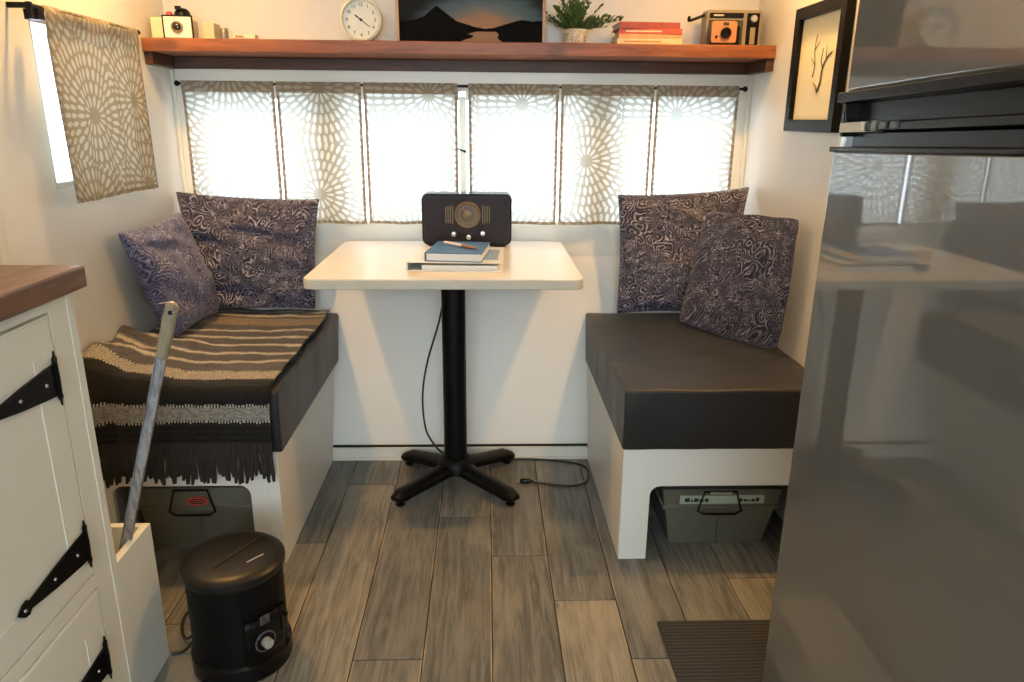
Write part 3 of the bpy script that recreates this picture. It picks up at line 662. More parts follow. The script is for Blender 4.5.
# crates under the benches
def crate(x0, x1, y0, zt, label, tilt=0.0, left=False):
    t = thing('storage_crate', ((x0+x1)/2, y0+0.2, 0), label, 'crate', 'grey lidded crates pushed under the benches')
    xm = (x0+x1)/2; hw = (x1-x0)/2; L = 0.40; b = MB()
    def loop(z, s, dy): return [b._v(p) for p in ((xm-hw*s, y0+dy, z), (xm+hw*s, y0+dy, z), (xm+hw*s, y0+L-dy, z), (xm-hw*s, y0+L-dy, z))]
    zs = [(0.002, 0.80, 0.026), (zt*0.66, 0.925, 0.010), (zt*0.665, 0.975, 0.003), (zt*0.71, 0.98, 0.002), (zt*0.72, 0.955, 0.006), (zt*0.97, 0.985, 0.002), (zt*0.975, 1.0, 0.0), (zt, 1.0, 0.0)]
    R_ = [loop(*q) for q in zs]
    for A, B in zip(R_, R_[1:]):
        for k in range(4): b.face((A[k], A[(k+1) % 4], B[(k+1) % 4], B[k]))
    b.face(R_[0][::-1]); b.face(R_[-1])
    b.build('crate_body', m_crate, t, bevel=0.002)
    MB().box(xm-0.002, xm+0.002, y0+0.008, y0+0.016, 0.01, zt*0.64).build('front_rib', m_crate, t)
    # wire handle loop hanging at the front
    xh = xm-0.006 if not left else xm-0.01; hz = zt*0.97; y = y0-0.003
    o_ = [(xh-0.045, y, hz), (xh+0.045, y, hz), (xh+0.062, y-0.003, zt*0.66), (xh+0.045, y-0.004, zt*0.61), (xh-0.045, y-0.004, zt*0.61), (xh-0.062, y-0.003, zt*0.66)]
    MB().tube(o_, 0.0032, 8, closed=True).build('handle_loop', m_black, t, smooth=True)
    if not left:
        MB().box(xh-0.030, xh+0.032, y0-0.008, y0-0.0045, hz-0.006, hz+0.001).build('handle_grip', m_steel, t, bevel=0.001)
        lb = MB().box(xm-0.118, xm+0.120, y0-0.0004, y0+0.006, zt*0.765, zt*0.90).build('label_strip', m_label, t)
        ks = (MB(), MB()); r2 = random.Random(2); x = xm-0.105
        while x < xm+0.105:
            w_ = r2.uniform(0.006, 0.014)
            if not (xm-0.045 < x < xm+0.035): ks[x > xm].box(x, x+w_, y0-0.0012, y0-0.0003, zt*0.80, zt*(0.80+r2.uniform(0.03, 0.065)))
            x += w_+0.003
        for k in ks: k.build('label_print', m_ink, lb)
    else:
        e = MB().prism([(xh+0.014+0.030*cos(a_*pi/12), zt*0.80+0.014*sin(a_*pi/12)) for a_ in range(24)], 'y', y0-0.001, y0+0.004).build('red_emblem', m_red, t)
        k = MB()
        for q, (a_, b_) in enumerate(((-0.018, 0.016), (-0.022, 0.022), (-0.014, 0.018))): k.box(xh+0.014+a_, xh+0.014+b_, y0-0.0018, y0-0.0009, zt*0.80-0.0075+q*0.006, zt*0.80-0.0045+q*0.006)
        k.build('emblem_print', m_ink, e)
crate(0.490, 0.828, -0.600, 0.186, 'grey crate with pale green label strip under the right bench')
crate(-0.967, -0.625, -0.600, 0.205, 'grey crate with small red emblem under the left bench', left=True)

# ================================================================ PILLOWS
def pillow(c, th, mat, label, uo=0, N=34, group='dark paisley throw pillows on the benches', wr=1.0, seed=0, sag=0.0):
    """c = corners bottom-left, bottom-right, top-right, top-left as seen from the aisle"""
    C = [Vector(p) for p in c]; m = MB()
    nrm = ((C[1]-C[0]).cross(C[3]-C[0])+(C[2]-C[1]).cross(C[2]-C[3])*1.0).normalized()
    W = ((C[1]-C[0]).length+(C[2]-C[3]).length)/2; Hh = ((C[3]-C[0]).length+(C[2]-C[1]).length)/2
    def surf(sg):
        def fn(u, v):
            a = 2*u-1; b = 2*v-1
            pin = 0.055
            uu = (a*(1-pin*(1-b*b)*abs(a))+1)/2; vv = (b*(1-pin*(1-a*a)*abs(b))+1)/2
            p = C[0]*(1-uu)*(1-vv)+C[1]*uu*(1-vv)+C[2]*uu*vv+C[3]*(1-uu)*vv
            fat = max(0.0, (1-a*a)*(1-b*b))**0.36*(1-0.18*b)
            w_ = 0.020*wr*noise.noise((a*1.6+seed, b*2.4, seed*3.1))+0.011*wr*noise.noise((a*2.2+seed, b*6.0+a*1.5, 7))
            crease = -0.020*wr*math.exp(-((b+0.28-0.22*a)/0.07)**2)*(1-a*a) if sg > 0 else 0
            rim = min(1, 4*min(1-abs(a), 1-abs(b)))
            return p+nrm*(sg*th/2*fat+(w_+crease)*rim)+Vector((0, 0, -sag*fat*0.1))
        return fn
    uvs = {'cloth': lambda a, b: (uo+a*W, uo*0.7+b*Hh)}
    m.grid(surf(1), N, N, uvs=uvs); m.grid(surf(-1), N, N, uvs={'cloth': lambda a, b: (uo+3+a*W, uo+b*Hh)})
    bmesh.ops.remove_doubles(m.bm, verts=m.bm.verts[:], dist=0.0004)
    o = m.build('throw_pillow', mat, smooth=True, autoang=180, subsurf=1)
    return tag(o, label, 'pillow', group)
pillow([(-0.985, 0.045, 0.534), (-0.588, 0.062, 0.536), (-0.556, 0.098, 0.915), (-1.040, 0.095, 0.938)], 0.12, m_pil, 'large plum paisley pillow against the end wall on the left bench', 0.0, seed=1.0, wr=1.3)
pillow([(-0.930, -0.285, 0.533), (-0.905, 0.000, 0.537), (-0.992, 0.000, 0.880), (-1.000, -0.405, 0.872)], 0.10, m_pil2, 'smaller blue violet paisley pillow leaning on the left wall', 1.3, seed=2.4, wr=0.8)
pillow([(0.450, 0.045, 0.522), (0.850, 0.020, 0.522), (0.900, 0.094, 0.964), (0.440, 0.094, 0.936)], 0.125, m_pil, 'large plum paisley pillow behind the other on the right bench', 2.2, seed=3.3, wr=0.9)
pillow([(0.645, -0.060, 0.533), (0.850, -0.400, 0.531), (0.862, -0.420, 0.915), (0.700, -0.085, 0.895)], 0.19, m_pil, 'front paisley pillow leaning on the right wall, overlapping the larger one', 3.9, seed=5.1, wr=1.1)

# ================================================================ BLANKET
t = thing('striped_blanket', (-0.8, -0.3, 0.515), 'fringed black and cream striped woven blanket draped over the left bench cushion', 'blanket')
S1 = 0.762       # where the cloth bends over the front edge, metres from the back
def blk(u, s):
    x = -1.040+u*(0.492)
    rough = max(0.0, min(1.0, (-0.80-x)/0.20))
    if s < S1:
        y = 0.095-s; z = 0.5185
        z += 0.0050*(1+noise.noise((x*9, y*7, 2)))+0.0022*(1+noise.noise((x*22+y*14, y*26, 6)))+0.004*max(0.0, noise.noise((x*5+3, y*5-x*9, 12)))
        rough *= 0.25 if y > -0.32 else 1.0
        z += rough*(0.034*(1+noise.noise((x*11, y*13+x*6, 4)))+0.010*abs(noise.noise((x*25, y*18, 9))))
        z += 0.045*max(0, (-0.93-x)/0.11)*(0.6+0.6*sin(y*21+1)*0.5)*max(0.0, min(1.0, (-0.28-y)/0.10))
        x += 0.012*noise.noise((s*7, 0.3, 2))*u
        if s > S1-0.02: z -= 0.004*((s-S1+0.02)/0.02)
        wob = 0.0
    else:
        d = s-S1; y = -0.6735-0.006*min(1, d/0.02)-0.006*(1+noise.noise((x*11, d*4, 8)))*min(1, d/0.08)-rough*0.018*abs(sin(x*38+1))*min(1, d/0.05)
        z = 0.5155+rough*0.018*max(0, 1-d*12)-d
    return Vector((x, y, z))
def dye(u, s):
    x = u*0.48
    cream = (0.50, 0.46, 0.40); brown = (0.112, 0.106, 0.115); blk_ = (0.017, 0.015, 0.015); tan = (0.27, 0.225, 0.17)
    jit = 0.004*noise.noise((x*40, s*30, 0))
    q = s+jit
    def within(c_, w_): return abs(q-c_) < w_
    for c_ in (0.030, 0.088, 0.270, 0.345, 0.425, 0.505, 0.580):
        if within(c_, 0.0065): return cream
        if within(c_, 0.0120): return tuple((a+b)/2.3 for a, b in zip(cream, brown))
    if 0.120 < q < 0.205: return tan if int(q*220) % 3 else (0.235, 0.17, 0.115)
    if q < 0.655: return brown if int(q*300) % 4 else (0.070, 0.066, 0.072)
    if q < 0.661: return blk_ if int(x*260) % 2 else cream
    if q < 0.712: return tuple(v*(0.72+0.25*noise.noise((x*90, s*200, 1))) for v in cream)
    if q < 0.718: return blk_ if int(x*260) % 2 else cream
    if q < 0.798: return blk_
    if q < 0.804: return blk_ if int(x*260) % 2 else cream
    if q < 0.840: return tuple(v*(0.62+0.3*noise.noise((x*90, s*200, 1))) for v in cream)
    if q < 0.846: return blk_ if int(x*260) % 2 else cream
    return blk_ if int(q*300) % 5 else (0.03, 0.027, 0.025)
b = MB(); NS, NX = 300, 130; SL = 0.905
V = [[b._v(blk(i/NX, SL*j/NS)) for i in range(NX+1)] for j in range(NS+1)]
cl = b.bm.loops.layers.color.new('dye')
for j in range(NS):
    for i in range(NX):
        f = b.face((V[j][i], V[j][i+1], V[j+1][i+1], V[j+1][i])); c_ = dye((i+.5)/NX, SL*(j+.5)/NS)
        # colour attributes are stored display encoded: encode the linear dye
        enc = tuple((12.92*v if v <= 0.0031308 else 1.055*max(v, 0)**(1/2.4)-0.055) for v in c_)
        for l in f.loops: l[cl] = (*enc, 1)
b.build('woven_cloth', m_blanket, t, smooth=True, autoang=180, solid=0.004)
fg = MB(); rf = random.Random(11)
for k in range(92):
    u = (k+0.5)/92+rf.uniform(-.004, .004); p = blk(u, SL-0.006); L = rf.uniform(0.085, 0.115); dx = rf.uniform(-0.012, 0.012)
    pts = [p+Vector((dx*(q/5)**1.5+0.002*sin(q+k), -0.0015*q+0.001*sin(k*2+q), -L*q/5)) for q in range(6)]
    fg.tube(pts, [0.0042, 0.0056, 0.0054, 0.0054, 0.0058, 0.0040], 6)
fo = fg.build('fringe', m_fringe, t, smooth=True); fo['kind'] = 'stuff'

# ================================================================ TABLE
t = thing('dinette_table', (-0.105, -0.165, 0), 'white topped dinette table on a black pedestal between the two benches', 'table')
TX0, TX1, TY0, TY1, TT = -0.497, 0.265, -0.478, 0.186, 0.757
o_ = rrect(TX0, TX1, TY0, TY1, 0.028, 6)
m = MB(); m.prism(o_, 'z', TT-0.028, TT-0.0015, 1)
tp = m.build('table_top', [m_table, m_tedge], t, bevel=0.002)
MB().prism(rrect(TX0+0.0012, TX1-0.0012, TY0+0.0012, TY1-0.0012, 0.027, 6), 'z', TT-0.0015, TT).build('laminate_surface', m_table, t)
bc = (-0.105, -0.165)
MB().lathe([(0.038, 0.075), (0.038, 0.712)], (bc[0], bc[1], 0), 'z', 40).build('pedestal_column', m_blackm, t, smooth=True)
MB().box(bc[0]-0.13, bc[0]+0.13, bc[1]-0.13, bc[1]+0.13, 0.712, 0.7285).build('mounting_plate', m_blackm, t, bevel=0.003)
MB().lathe([(0.060, 0.040), (0.062, 0.060), (0.052, 0.082), (0.041, 0.090)], (bc[0], bc[1], 0), 'z', 36).build('base_hub', m_blackm, t, smooth=True)
for ex, ey in ((-0.290, -0.350), (0.090, -0.352), (-0.292, -0.030), (0.088, -0.026)):
    d = Vector((ex-bc[0], ey-bc[1], 0)); L = d.length; d.normalize(); sd = Vector((-d.y, d.x, 0)); m = MB(); R_ = []
    for q in range(11):
        s_ = q/10; p = Vector((bc[0], bc[1], 0))+d*L*s_
        hw = 0.034-0.008*s_+0.006*max(0, s_-0.8)/0.2; top = 0.078-0.030*s_**0.8; bot = 0.044-0.024*s_
        if q == 10: hw *= 0.6; top -= 0.010
        prof = [(-hw, bot), (-hw, bot+(top-bot)*0.55), (-hw*0.7, top-0.003), (0, top), (hw*0.7, top-0.003), (hw, bot+(top-bot)*0.55), (hw, bot)]
        R_.append([m._v(p+sd*a+Vector((0, 0, z_))) for a, z_ in prof])
    for A, B in zip(R_, R_[1:]):
        for k in range(7): m.face((A[k], A[(k+1) % 7], B[(k+1) % 7], B[k]))
    m.face(R_[0][::-1]); m.face(R_[-1])
    lg = m.build('base_foot', m_blackm, t, smooth=True)
    p = Vector((bc[0], bc[1], 0))+d*(L-0.022)
    MB().lathe([(0.014, 0.0), (0.016, 0.003), (0.012, 0.007), (0.005, 0.009), (0.005, 0.026)], (p.x, p.y, 0.0), 'z', 16).build('levelling_glide', m_black, lg, smooth=True)

# ---- radio on the table
t = thing('tabletop_radio', (-0.067, 0.08, TT), 'dark bakelite style radio with round golden dial standing on the table', 'radio')
m_bak = plain('dark_bakelite', (0.008, 0.005, 0.008), 0.30, var=0.3, scale=12, spec=0.3)
X0, X1, Z0, Z1 = -0.216, 0.084, TT+0.006, TT+0.178
MB().prism(rrect(X0, X1, Z0, Z1, 0.022, 6, (0.024, 0.024, 0.020, 0.020)), 'y', 0.045, 0.135).build('radio_case', m_bak, t, bevel=0.006, seg=3)
MB().prism(rrect(X0+0.012, X1-0.012, Z0+0.012, Z1-0.012, 0.014), 'y', 0.0425, 0.050).build('front_panel', plain('dark_maroon_front', (0.012, 0.006, 0.008), 0.4, var=0.3, spec=0.25), t, bevel=0.001)
dc = (-0.063, 0.0425, TT+0.110)
MB().lathe([(0.044, 0), (0.044, -0.004), (0.040, -0.006), (0.036, -0.005), (0.035, -0.001)], dc, 'y', 40, caps=(True, False)).build('dial_ring', m_dialgold, t, smooth=True)
df = MB().lathe([(0.0348, 0.001), (0.0348, -0.0011)], dc, 'y', 36).build('dial_face', plain('dial_dark_gold', (0.07, 0.055, 0.035), 0.4, var=0.3), t)
k = MB()
for q in range(24):
    a = q*pi/12; T = Matrix.Translation(dc) @ Matrix.Rotation(a, 4, 'Y'); k.T = T; k.box(-0.0007, 0.0007, -0.0020, -0.0011, 0.026, 0.032 if q % 2 else 0.034)
k.T = None; k.build('dial_marks', plain('dial_print', (0.38, 0.33, 0.22), 0.5), df)
MB(Matrix.Translation(dc) @ Matrix.Rotation(radians(-38), 4, 'Y')).box(-0.001, 0.001, -0.003, -0.002, -0.004, 0.028).build('dial_pointer', m_red, df)
MB().lathe([(0.014, -0.0012), (0.014, -0.0022), (0.012, -0.003)], dc, 'y', 24).build('dial_centre', m_dialgold, df, smooth=True)
for s_ in (-1, 1):
    for q in range(4):
        x = dc[0]+s_*(0.050+q*0.0075); hh = 0.030-q*0.001
        MB().box(x-0.0014, x+0.0014, 0.0395, 0.0425, dc[2]-hh, dc[2]+hh).build('trim_bar', m_dialgold, t)
for i, (x, z) in enumerate(((-0.110, TT+0.046), (-0.060, TT+0.036), (-0.013, TT+0.048))):
    MB().lathe([(0.0085, 0), (0.0085, -0.008), (0.007, -0.011), (0.003, -0.0115)], (x, 0.0425, z), 'y', 20).build('control_knob', m_steel, t, smooth=True)
for x in (X0+0.035, X1-0.035): MB().box(x-0.015, x+0.015, 0.055, 0.125, TT+0.0002, TT+0.007).build('radio_foot', m_rubber, t)
# ---- binder, notebook and pen
t = thing('ring_binder', (-0.093, -0.24, TT), 'white ring binder lying flat on the table under the blue notebook', 'binder')
T = Matrix.Translation((-0.093, -0.235, TT+0.0003)) @ Matrix.Rotation(radians(-3), 4, 'Z')
m = MB(T); m.box(-0.125, 0.142, -0.135, 0.135, 0, 0.003); m.box(-0.125, 0.142, -0.135, 0.135, 0.0235, 0.0265); m.box(-0.128, -0.124, -0.135, 0.135, 0.0, 0.0265)
m.build('binder_cover', m_binder, t, bevel=0.001)
MB(T).box(-0.085, 0.132, -0.128, 0.128, 0.0032, 0.016).build('page_block', m_paper, t)
MB(T).box(0.055, 0.130, -0.09, 0.085, 0.0265, 0.0268).build('blue_insert', plain('pale_blue_sheet', (0.25, 0.36, 0.52), 0.4), t)
t = thing('notebook', (-0.085, -0.25, TT+0.027), 'dark blue hardcover notebook lying on the white binder', 'notebook')
T = Matrix.Translation((-0.082, -0.262, TT+0.0272)) @ Matrix.Rotation(radians(-7), 4, 'Z')
m = MB(T); m.box(-0.078, 0.082, -0.105, 0.105, 0, 0.0025, 0); m.box(-0.078, 0.082, -0.105, 0.105, 0.0225, 0.025, 0); m.box(-0.082, -0.078, -0.105, 0.105, 0.0, 0.025, 0)
m.build('notebook_cover', m_blue, t, bevel=0.001)
MB(T).box(-0.077, 0.079, -0.102, 0.102, 0.0026, 0.0224).build('page_block', m_paper, t)
t = thing('pen', (-0.07, -0.25, TT+0.053), 'pale pen with brown grip lying across the blue notebook', 'pen')
P0, P1 = Vector((-0.128, -0.205, TT+0.0575)), Vector((-0.026, -0.315, TT+0.0575)); dp = P1-P0
MB().tube([P0, P0+dp*0.05, P0+dp*0.55], [0.0035, 0.0050, 0.0050], 12).build('pen_barrel', plain('pen_white', (0.75, 0.68, 0.66), 0.3), t, smooth=True)
MB().tube([P0+dp*0.55, P0+dp*0.9, P1], [0.0050, 0.0046, 0.0012], 12).build('pen_grip', plain('pen_brown', (0.30, 0.15, 0.09), 0.35), t, smooth=True)
# ---- radio cord, down the wall and across the floor
t = thing('power_cord', (-0.1, 0.0, 0.0), 'thin black power cord running from the table down behind the pedestal onto the floor', 'cord')
pts = [(-0.070, 0.1395, 0.790), (-0.072, 0.185, 0.800), (-0.080, 0.1915, 0.745), (-0.135, 0.178, 0.640), (-0.170, 0.128, 0.480), (-0.215, 0.090, 0.330), (-0.231, 0.058, 0.215), (-0.222, 0.030, 0.110), (-0.195, -0.004, 0.065), (-0.150, -0.030, 0.030), (-0.060, -0.040, 0.005),
       (0.100, -0.022, 0.0042), (0.240, -0.035, 0.0042), (0.335, -0.075, 0.0042), (0.350, -0.140, 0.0042), (0.330, -0.205, 0.0042), (0.270, -0.228, 0.0042), (0.190, -0.208, 0.0042), (0.150, -0.200, 0.0055)]
MB().tube(spline(pts, 8), 0.0034, 8).build('cable', m_cord, t, smooth=True)
MB().tube([(0.155, -0.200, 0.008), (0.140, -0.199, 0.009), (0.118, -0.198, 0.009), (0.110, -0.198, 0.009)], [0.004, 0.0085, 0.0088, 0.006], 10).build('plug', m_plastic, t, smooth=True)
k = MB(); k.box(0.094, 0.111, -0.204, -0.202, 0.007, 0.011); k.box(0.094, 0.111, -0.194, -0.192, 0.007, 0.011); k.build('plug_prong', m_brass, t)

# ================================================================ HEATER
hc = (-0.553, -1.012); HR = 0.104
t = thing('fan_heater', (hc[0], hc[1], 0), 'black cylindrical space heater with silver dial on the floor by the left bench', 'heater')
MB().lathe([(HR-0.004, 0.0), (HR+0.003, 0.004), (HR+0.003, 0.040), (HR-0.003, 0.046)], (*hc, 0), 'z', 56).build('heater_base', m_plastic, t, smooth=True)
def grille_mat():
    tt = NT('heater_grille'); x, y, z = tt.xyz(tt.obj()); a = tt.math('ARCTAN2', y, x)
    f = tt.math('MAXIMUM', tt.math('SINE', tt.math('MULTIPLY', a, 90.0)), tt.math('SINE', tt.math('MULTIPLY', z, 500.0)))
    return tt.done(tt.bsdf(tt.mix(tt.ss(f, 0.0, 0.9), (0.002, 0.002, 0.002), (0.004, 0.004, 0.0045)), 0.5, 0, f, 0.1, 0.0006, spec=0.15))
MB().lathe([(HR-0.003, 0.046), (HR-0.003, 0.232)], (*hc, 0), 'z', 64).build('heater_body', grille_mat(), t, smooth=True)
MB().lathe([(HR-0.003, 0.232), (HR+0.003, 0.235), (HR+0.005, 0.243), (HR+0.004, 0.252), (HR-0.004, 0.259), (HR-0.02, 0.262), (0.05, 0.264), (0.002, 0.265)], (*hc, 0), 'z', 64).build('heater_lid', m_heattop, t, smooth=True)
T = Matrix.Translation((hc[0]+0.010, hc[1]+0.01, 0.264)) @ Matrix.Rotation(radians(62), 4, 'Z')
MB(T).prism([(-0.075, 0), (-0.055, 0.004), (0.055, 0.004), (0.075, 0)], 'y', -0.006, 0.006).build('lid_grip_ridge', m_heattop, t, bevel=0.002)
MB(Matrix.Translation((hc[0]+0.055, hc[1]-0.02, 0.2642)) @ Matrix.Rotation(radians(50), 4, 'Z')).box(-0.020, 0.020, -0.0016, 0.0016, 0, 0.0006).build('lid_print', plain('silver_print', (0.55, 0.52, 0.48), 0.4), t)
def onface(ang, z, dr=0.0):   # frame on the heater's side: local -y points outward
    a = radians(ang); return Matrix.Translation((hc[0]+(HR+dr)*sin(a), hc[1]-(HR+dr)*cos(a), z)) @ Matrix.Rotation(a, 4, 'Z')
FA = 46
cp = MB(); N_ = 14
def cpf(u, v):
    a = radians(FA-22+50*u); r_ = HR+0.0035; return (hc[0]+r_*sin(a), hc[1]-r_*cos(a), 0.050+0.105*v)
cp.grid(cpf, N_, 4); cp.build('control_panel', plain('panel_black', (0.003, 0.003, 0.0035), 0.35, spec=0.2), t, smooth=True, solid=0.004)
T = onface(FA, 0.097, 0.005); km = MB(T)
km.lathe([(0.024, 0), (0.024, -0.001), (0.022, -0.0012)], (0, 0, 0), 'y', 32); km.build('dial_ring', plain('grey_ring', (0.10, 0.10, 0.10), 0.4), t, smooth=True)
MB(T).lathe([(0.0215, -0.0005), (0.0205, -0.002)], (0, 0, 0), 'y', 32).build('dial_backing', m_black, t, smooth=True)
MB(T).lathe([(0.011, -0.001), (0.011, -0.014), (0.0095, -0.017), (0.002, -0.018)], (0, 0, 0), 'y', 28).build('thermostat_knob', plain('silver_knob', (0.52, 0.52, 0.50), 0.28, 0.5), t, smooth=True)
T = onface(FA+2, 0.150, 0.005); lb = MB(T).box(-0.012, 0.010, -0.0012, 0, -0.010, 0.010).build('rating_label', plain('grey_label', (0.09, 0.09, 0.085), 0.5), t)
k = MB(T)
for q in range(3): k.box(-0.009, 0.006-q*0.003, -0.0018, -0.0011, -0.007+q*0.006, -0.004+q*0.006)
k.build('label_print', m_ink, lb)
T = onface(74, 0.125, 0.0); k = MB(T); k.box(-0.010, 0.010, -0.009, 0.002, -0.030, 0.032); k.box(-0.004, 0.004, -0.018, -0.008, 0.004, 0.012); k.build('side_switch', m_plastic, t, bevel=0.002)
t = thing('heater_cord', (-0.70, -0.95, 0), 'black cord looping on the floor at the back of the space heater', 'cord')
cp_ = [(-0.664, -0.985, 0.045), (-0.690, -0.975, 0.018), (-0.715, -0.945, 0.0045), (-0.735, -0.895, 0.0045), (-0.730, -0.845, 0.0045), (-0.685, -0.835, 0.0045), (-0.655, -0.862, 0.0045)]
MB().tube(spline(cp_, 8), 0.0036, 8).build('cord_loop', m_cord, t, smooth=True)
MB().tube(spline([(-0.667, -1.000, 0.030), (-0.690, -1.004, 0.0065), (-0.710, -1.008, 0.0045), (-0.7165, -1.010, 0.0045)], 6), 0.0036, 8).build('cord_lead', m_cord, t, smooth=True)

# ================================================================ CABINET
CX, CY = -0.72, -1.160
t = thing('base_cabinet', ((XL+CX)/2, -1.70, 0), 'off-white kitchen base cabinet with black strap hinges along the left wall', 'cabinet')
MB().box(XL+0.008, CX-0.018, -2.30, CY, 0.0, 0.884).build('cabinet_body', m_cab, t)
ff = MB()
for q in ((-1.232, CY, 0.0, 0.884), (-2.30, -2.24, 0.0, 0.884), (-1.78, -1.72, 0.0, 0.884), (-2.24, -1.78, 0.862, 0.884), (-1.72, -1.232, 0.862, 0.884), (-1.72, -1.232, 0.338, 0.366), (-2.24, -1.78, 0.338, 0.366), (-1.72, -1.232, 0, 0.04), (-2.24, -1.78, 0, 0.04)):
    ff.box(CX-0.018, CX, q[0], q[1], q[2], q[3])
ff.build('face_frame', m_cab, t, bevel=0.0012)
MB().box(CX, CX+0.0015, CY-0.020, CY, 0.0, 0.884).build('edge_strip', m_cab, t)
def strap(parent, y, z, L=0.195):
    m = MB()
    X0_, X1_ = CX+0.0045, CX+0.0075
    # plate with pointed ends on the frame
    pl = [(y+a, z+b) for a, b in ((.004, -.026), (.002, -.034), (.006, -.039), (.008, -.048), (.010, -.039), (.014, -.034), (.012, -.026), (.014, 0), (.012, .026), (.014, .034), (.010, .039), (.008, .048), (.006, .039), (.002, .034), (.004, .026))]
    m.prism(pl, 'x', X0_, X1_)
    s_ = [(y+0.002, z+0.027), (y-0.02, z+0.026), (y-L*0.5, z+0.017), (y-L*0.80, z+0.008), (y-L*0.84, z+0.006), (y-L*0.87, z+0.013), (y-L*0.93, z+0.011), (y-L, z), (y-L*0.93, z-0.011), (y-L*0.87, z-0.013), (y-L*0.84, z-0.006), (y-L*0.80, z-0.008), (y-L*0.5, z-0.017), (y-0.02, z-0.026), (y+0.002, z-0.027)]
    m.prism(s_, 'x', X0_, X1_+0.0005)
    m.tube([(X1_+0.001, y+0.003, z-0.030), (X1_+0.001, y+0.003, z+0.030)], 0.004, 10)
    h = m.build('strap_hinge', m_black, parent)
    for yy in (y-0.028, y-L*0.5, y-L*0.92):
        MB().lathe([(0.0032, 0), (0.0028, 0.0015), (0.001, 0.002)], (X1_+0.0005, yy, z), 'x', 10).build('hinge_screw', m_steel, h, smooth=True)
def cdoor(y0, y1, z0, z1, hinges, hy=None):
    d = MB(); d.box(CX-0.016, CX+0.0005, y0, y1, z0, z1)
    o = d.build('cabinet_door', m_cab, t, bevel=0.0015)
    m = MB(); w_ = 0.062; r_ = [(y0+0.004, z0+0.004), (y1-0.004, z0+0.004), (y1-0.004, z1-0.004), (y0+0.004, z1-0.004)]
    m.ring(r_, [(y0+w_, z0+w_), (y1-w_, z0+w_), (y1-w_, z1-w_), (y0+w_, z1-w_)], 'x', CX+0.0005, CX+0.0018)
    m.build('door_frame_moulding', m_cab, o)
    for z in hinges: strap(o, (y1 if hy is None else hy)-0.022, z)
    return o
d1 = cdoor(-1.716, -1.236, 0.370, 0.858, (0.752, 0.438)); d2 = cdoor(-1.716, -1.236, 0.044, 0.334, (0.195, 0.085))
d3 = cdoor(-2.236, -1.784, 0.370, 0.858, ()); d4 = cdoor(-2.236, -1.784, 0.044, 0.334, ())
for d_, z in ((d1, 0.62), (d2, 0.25)):
    MB().lathe([(0.005, 0), (0.005, 0.010), (0.013, 0.016), (0.013, 0.024), (0.004, 0.028)], (CX+0.0040, -1.69, z), 'x', 18).build('door_knob', m_black, d_, smooth=True)
o = MB().box(XL+0.008, CX+0.022, -2.32, CY+0.018, 0.8845, 0.923).build('countertop', m_counter, bevel=0.004)
tag(o, 'dark brown wooden plank countertop on the off-white cabinet', 'countertop')
# narrow open topped box at the cabinet end, with the long metal tool
t = thing('slim_wooden_box', (-0.80, -1.085, 0), 'tall narrow white open-topped box standing against the cabinet end', 'box')
bx0, bx1, by0, by1, bh = -0.872, CX-0.0005, CY+0.0008, -1.008, 0.338
w_ = 0.016
for nm, q in (('side_board', (bx1-w_, bx1, by0, by1)), ('side_board', (bx0, bx0+w_, by0, by1)), ('end_board', (bx0+w_, bx1-w_, by1-w_, by1)), ('end_board', (bx0+w_, bx1-w_, by0, by0+w_))):
    MB().box(q[0], q[1], q[2], q[3], 0.0, bh).build(nm, m_cab, t, bevel=0.001)
MB().box(bx0+w_, bx1-w_, by0+w_, by1-w_, 0.0, 0.015).build('bottom_board', m_cab, t)
t = thing('metal_pull_bar', (-0.80, -1.07, 0.016), 'long scuffed flat steel bar with a ribbed tan grip leaning up from the slim box', 'tool')
A = Vector((-0.832, -1.085, 0.022)); B = Vector((-0.596, -1.052, 0.832)); d = (B-A).normalized()
sd = Vector((1, 0, 0)); sd = (sd-d*sd.dot(d)).normalized(); nn = d.cross(sd)
T = Matrix(((sd.x, nn.x, d.x, A.x), (sd.y, nn.y, d.y, A.y), (sd.z, nn.z, d.z, A.z), (0, 0, 0, 1))); L = (B-A).length
m = MB(T); m.box(-0.010, 0.010, -0.002, 0.002, 0, L*0.89); m.box(-0.010, -0.0085, -0.007, 0.002, 0, L*0.89); m.box(0.0085, 0.010, -0.007, 0.002, 0, L*0.89)
def scuff():
    tt = NT('scuffed_aluminium'); n_ = tt.noise(tt.scale(tt.obj(), (40, 40, 9)), 2.5, 6, 0.7)
    return tt.done(tt.bsdf(tt.mix(tt.ss(n_, 0.4, 0.65), (0.40, 0.43, 0.48), (0.19, 0.18, 0.18)), 0.42, 0.55, n_, 0.2, 0.001))
m.build('steel_bar', scuff(), t, bevel=0.0008)
hd = MB(T); R_ = []
zz = L*0.868
pr = [(0.010, 0), (0.0145, 0.004)]
n_r = 22
for q in range(n_r+1):
    z_ = zz+(L-zz)*q/n_r; rib = 0.0012*(q % 2); wq = 0.0098+rib+0.0016*sin(pi*q/n_r) if q not in (0, n_r) else 0.0080
    R_.append([hd._v(p) for p in [(a, b, z_) for a, b in ((-wq, -0.005), (-wq*0.6, -0.009-rib), (wq*0.6, -0.009-rib), (wq, -0.005), (wq, 0.005), (wq*0.6, 0.009), (-wq*0.6, 0.009), (-wq, 0.005))]])
for A_, B_ in zip(R_, R_[1:]):
    for k in range(8): hd.face((A_[k], A_[(k+1) % 8], B_[(k+1) % 8], B_[k]))
hd.face(R_[0][::-1]); hd.face(R_[-1])
hg = hd.build('ribbed_grip', plain('worn_tan_grip', (0.27, 0.225, 0.15), 0.5, var=0.25, scale=60), t, bevel=0.0008)
